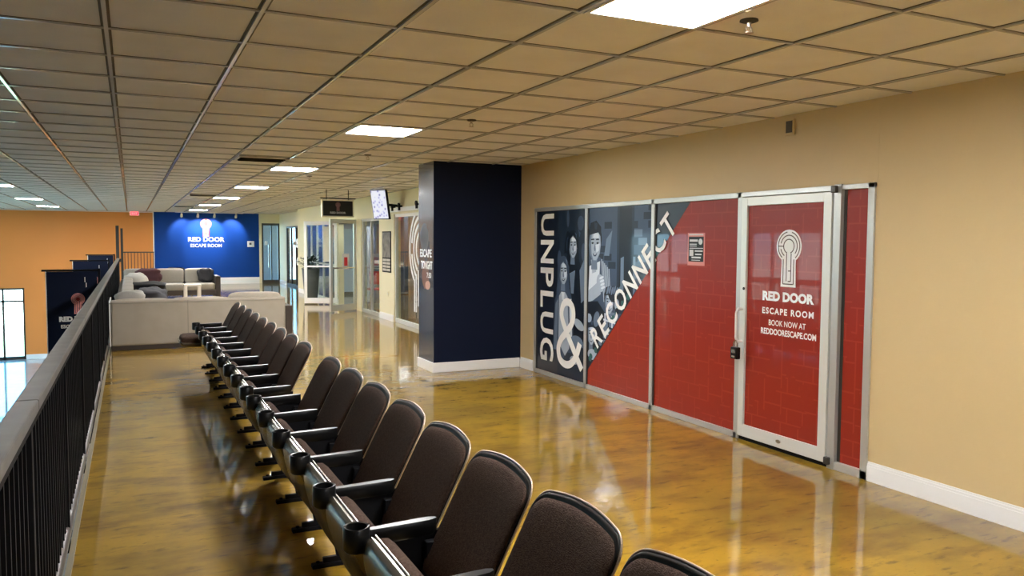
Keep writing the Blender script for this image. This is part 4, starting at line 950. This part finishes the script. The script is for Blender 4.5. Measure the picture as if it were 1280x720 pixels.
f = MB(); f.tube((6.1, 14.6, .03), (6.1, 14.6, .70), .03); f.box(5.85, 14.35, 0, 6.35, 14.85, .03); f.build('pedestal', M['steel'], tb)
sh = thing('shelf_unit', 'white open shelves inside the shop at the back wall', 'shelf', (8.3, 14.2, 0))
f = MB()
for z in (.1, .55, 1.0, 1.45): f.box(8.2, 13.2, z, 8.58, 15.4, z+.035)
for y in (13.2, 15.37): f.box(8.2, y, 0, 8.58, y+.03, 1.5)
f.build('shelf_frame', M['white_trim'], sh)
nb = thing('notice_board', 'red notice board with white sheets on the wall inside the shop', 'notice board', (7.0, 16.0, 1.5))
f = MB(); f.box(5.8, 15.98, 1.25, 6.6, 15.995, 1.85); f.build('board', M['red_sign'], nb)
f = MB()
for i in range(3):
    for j in range(3): f.box(5.98+.2*i, 15.973, 1.3+.18*j, 6.14+.2*i, 15.98, 1.44+.18*j)
f.build('pinned_sheet', M['paper'], nb)
e2 = thing('exit_sign', 'small red exit sign inside the shop beside the navy column', 'exit sign', (6.3, 15.9, 2.4))
f = MB(); f.box(6.85, 15.94, 2.26, 7.25, 15.99, 2.46); f.build('housing', M['white_plastic'], e2); f = MB(); f.box(6.87, 15.934, 2.28, 7.23, 15.94, 2.44); f.build('lit_face', M['exit'], e2)
ds = thing('reception_desk', 'dark reception desk with a white top inside the open doorway', 'desk', (6.4, 21.5, 0))
f = MB(); f.box(6.3, 20.3, 0, 6.8, 23.4, 1.0); f.build('desk_body', M['shopdark'], ds); f = MB(); f.box(6.22, 20.2, 1.0, 6.9, 23.5, 1.05); f.build('desk_top', M['white_trim'], ds)
for k, (x, y, w_, c_, l_) in enumerate([(5.35, 19.75, .5, 'lilac', 'pale lilac roll-up banner just inside the open door'), (5.9, 24.0, .8, 'pr4', 'light blue roll-up banner at the back of the reception')]):
    rb_ = thing('rollup_banner', l_, 'banner', (x, y, 0)); f = MB(); f.box(x-w_/2, y-.005, .08, x+w_/2, y+.005, 2.0); f.build('banner_cloth', M[c_], rb_); f = MB(); f.box(x-w_/2, y-.06, 0, x+w_/2, y+.06, .08); f.build('base', M['steel'], rb_)
pp = thing('potted_plant', 'tall tapered grey planter with dark foliage behind the white-framed door', 'plant', (4.45, 22.0, 0))
f = MB(); f.lathe((4.45, 22.0, 0), [(.17, 0), (.24, .84), (.25, .87), (.22, .87), (.20, .80), (.01, .80)], 20); f.build('planter', M['planter'], pp, smooth=True)
f = MB(); rl = random.Random(3)
for i in range(90):
    a = rl.uniform(0, 6.28); e_ = rl.uniform(.1, 1.3); L_ = rl.uniform(.12, .40); w_ = .05
    p0 = Vector((4.45, 22.0, .84)); d = Vector((math.cos(a)*math.cos(e_), math.sin(a)*math.cos(e_), math.sin(e_))); sd_ = d.cross(Vector((0, 0, 1))).normalized()*w_
    p1 = p0+d*L_; p2 = p1+d*.14+Vector((0, 0, -.05)); mid = (p1+p2)/2
    f.add([p1, mid+sd_, p2, mid-sd_, mid+Vector((0, 0, .012))], [(0, 1, 4), (1, 2, 4), (2, 3, 4), (3, 0, 4)])
    if i % 5 == 0: f.tube(p0, p1, .006, n=5)
f.build('foliage', M['leaf'], pp, fix=False)

# ================================================================== CEILING THINGS
def ceil_light(i, j, label, room=False):
    x0, y0 = G0X+i*T+.013, G0Y+j*T+.007; x1, y1 = G0X+(i+1)*T-.013, G0Y+(j+1)*T-.007
    t = thing('ceiling_light', label, 'ceiling light', ((x0+x1)/2, (y0+y1)/2, CZ), group='square ceiling light panels')
    f = MB(); w = .022; z0, z1 = CZ-.014, CZ-.0005
    f.box(x0, y0, z0, x1, y0+w, z1); f.box(x0, y1-w, z0, x1, y1, z1); f.box(x0, y0+w, z0, x0+w, y1-w, z1); f.box(x1-w, y0+w, z0, x1, y1-w, z1); f.build('light_frame', M['white_trim'], t)
    f = MB(); f.box(x0+w, y0+w, CZ-.009, x1-w, y1-w, z1); f.build('diffuser', M['panel_room' if room else 'panel'], t)
ords = ['nearest the camera, cut by the top frame edge', 'second from the camera, above the walkway', 'third from the camera, beside the air vent', 'fourth from the camera over the walkway', 'fifth from the camera over the walkway', 'sixth from the camera over the walkway', 'seventh and farthest, just before the blue wall']
for k, j in enumerate((0, 7, 14, 21, 28, 35, 42)): ceil_light(3, j, 'bright square ceiling light, '+ords[k])
ords = ['largest of the three at the left frame edge', 'second of the line over the atrium', 'farthest of the line, near the orange wall']
for k, j in enumerate((24, 33, 41)): ceil_light(-4, j, 'bright square ceiling light over the atrium, '+ords[k])
ceil_light(3, -8, 'bright square ceiling light behind the camera')
ceil_light(10, 21, 'ceiling light inside the shop behind the maze emblem', True); ceil_light(10, 25, 'ceiling light inside the dark shop room', True)
ceil_light(9, 27, 'ceiling light just inside the open glass door', True); ceil_light(9, 31, 'ceiling light above the reception desk', True); ceil_light(10, 42, 'ceiling light inside the farthest shop', True)  # panel by the door is added, unseen, to brighten the view through it
def vent(x0, y0, x1, y1, label):
    t = thing('ceiling_vent', label, 'air vent', ((x0+x1)/2, (y0+y1)/2, CZ), group='dark slot air vents in the ceiling')
    f = MB(); f.box(x0, y0, CZ-.014, x1, y1, CZ-.011); f.build('dark_throat', M['reveal'], t)
    f = MB(); w = .025
    f.box(x0, y0, CZ-.03, x1, y0+w, CZ-.014); f.box(x0, y1-w, CZ-.02, x1, y1, CZ-.014); f.box(x1-w, y0, CZ-.03, x1, y1, CZ-.014); f.box(x0, y0, CZ-.02, x0+w, y1, CZ-.014); f.build('vent_frame', M['tile'], t)
    for i in range(3):
        y = y0+.1+i*.14
        f = MB(); f.add([(x0+.03, y, CZ-.035), (x1-.03, y, CZ-.035), (x1-.03, y+.06, CZ-.014), (x0+.03, y+.06, CZ-.014), (x0+.03, y+.004, CZ-.037), (x1-.03, y+.004, CZ-.037), (x1-.03, y+.064, CZ-.016), (x0+.03, y+.064, CZ-.016)], [(0,1,2,3),(7,6,5,4),(0,4,5,1),(2,6,7,3),(1,5,6,2),(0,3,7,4)]); f.build('louvre', M['reveal'], t)
vent(G0X+2*T+.02, G0Y+12*T+.02, G0X+3*T-.02, G0Y+13*T-.02, 'dark slotted ceiling air vent beside the third light from the camera')
vent(G0X+2*T+.02, G0Y+26*T+.02, G0X+3*T-.02, G0Y+27*T-.02, 'dark slotted ceiling air vent farther down the walkway')
vent(G0X+2*T+.02, G0Y+37*T+.02, G0X+3*T-.02, G0Y+38*T-.02, 'dark slotted ceiling air vent close to the blue wall')
def sprinkler(x, y, label):
    t = thing('fire_sprinkler', label, 'sprinkler', (x, y, CZ), group='pendent fire sprinklers in the ceiling')
    f = MB(); f.lathe((x, y, CZ-.010), [(.040, .010), (.041, .004), (.030, .0), (.002, .0)][::-1], 20); f.build('escutcheon', M['reveal'], t, smooth=True)
    f = MB(); f.tube((x, y, CZ-.012), (x, y, CZ-.03), .010, .008); f.path([(x-.008, y, CZ-.025), (x-.015, y, CZ-.04), (x-.006, y, CZ-.055)], .003, 6); f.path([(x+.008, y, CZ-.025), (x+.015, y, CZ-.04), (x+.006, y, CZ-.055)], .003, 6)
    f.lathe((x, y, CZ-.058), [(.003, .006), (.020, .003), (.021, .0), (.001, .0)][::-1], 16); f.build('sprinkler_head', M['copper'], t, smooth=True)
sprinkler(2.49, 2.77, 'ceiling sprinkler head beside the nearest ceiling light'); sprinkler(2.52, 6.02, 'ceiling sprinkler head right of the second ceiling light')
sprinkler(2.48, 9.0, 'ceiling sprinkler head left of the top of the navy column'); sprinkler(2.5, 12.4, 'ceiling sprinkler head right of the third ceiling light')
sprinkler(-1.9, 14.2, 'ceiling sprinkler head over the atrium at far left')
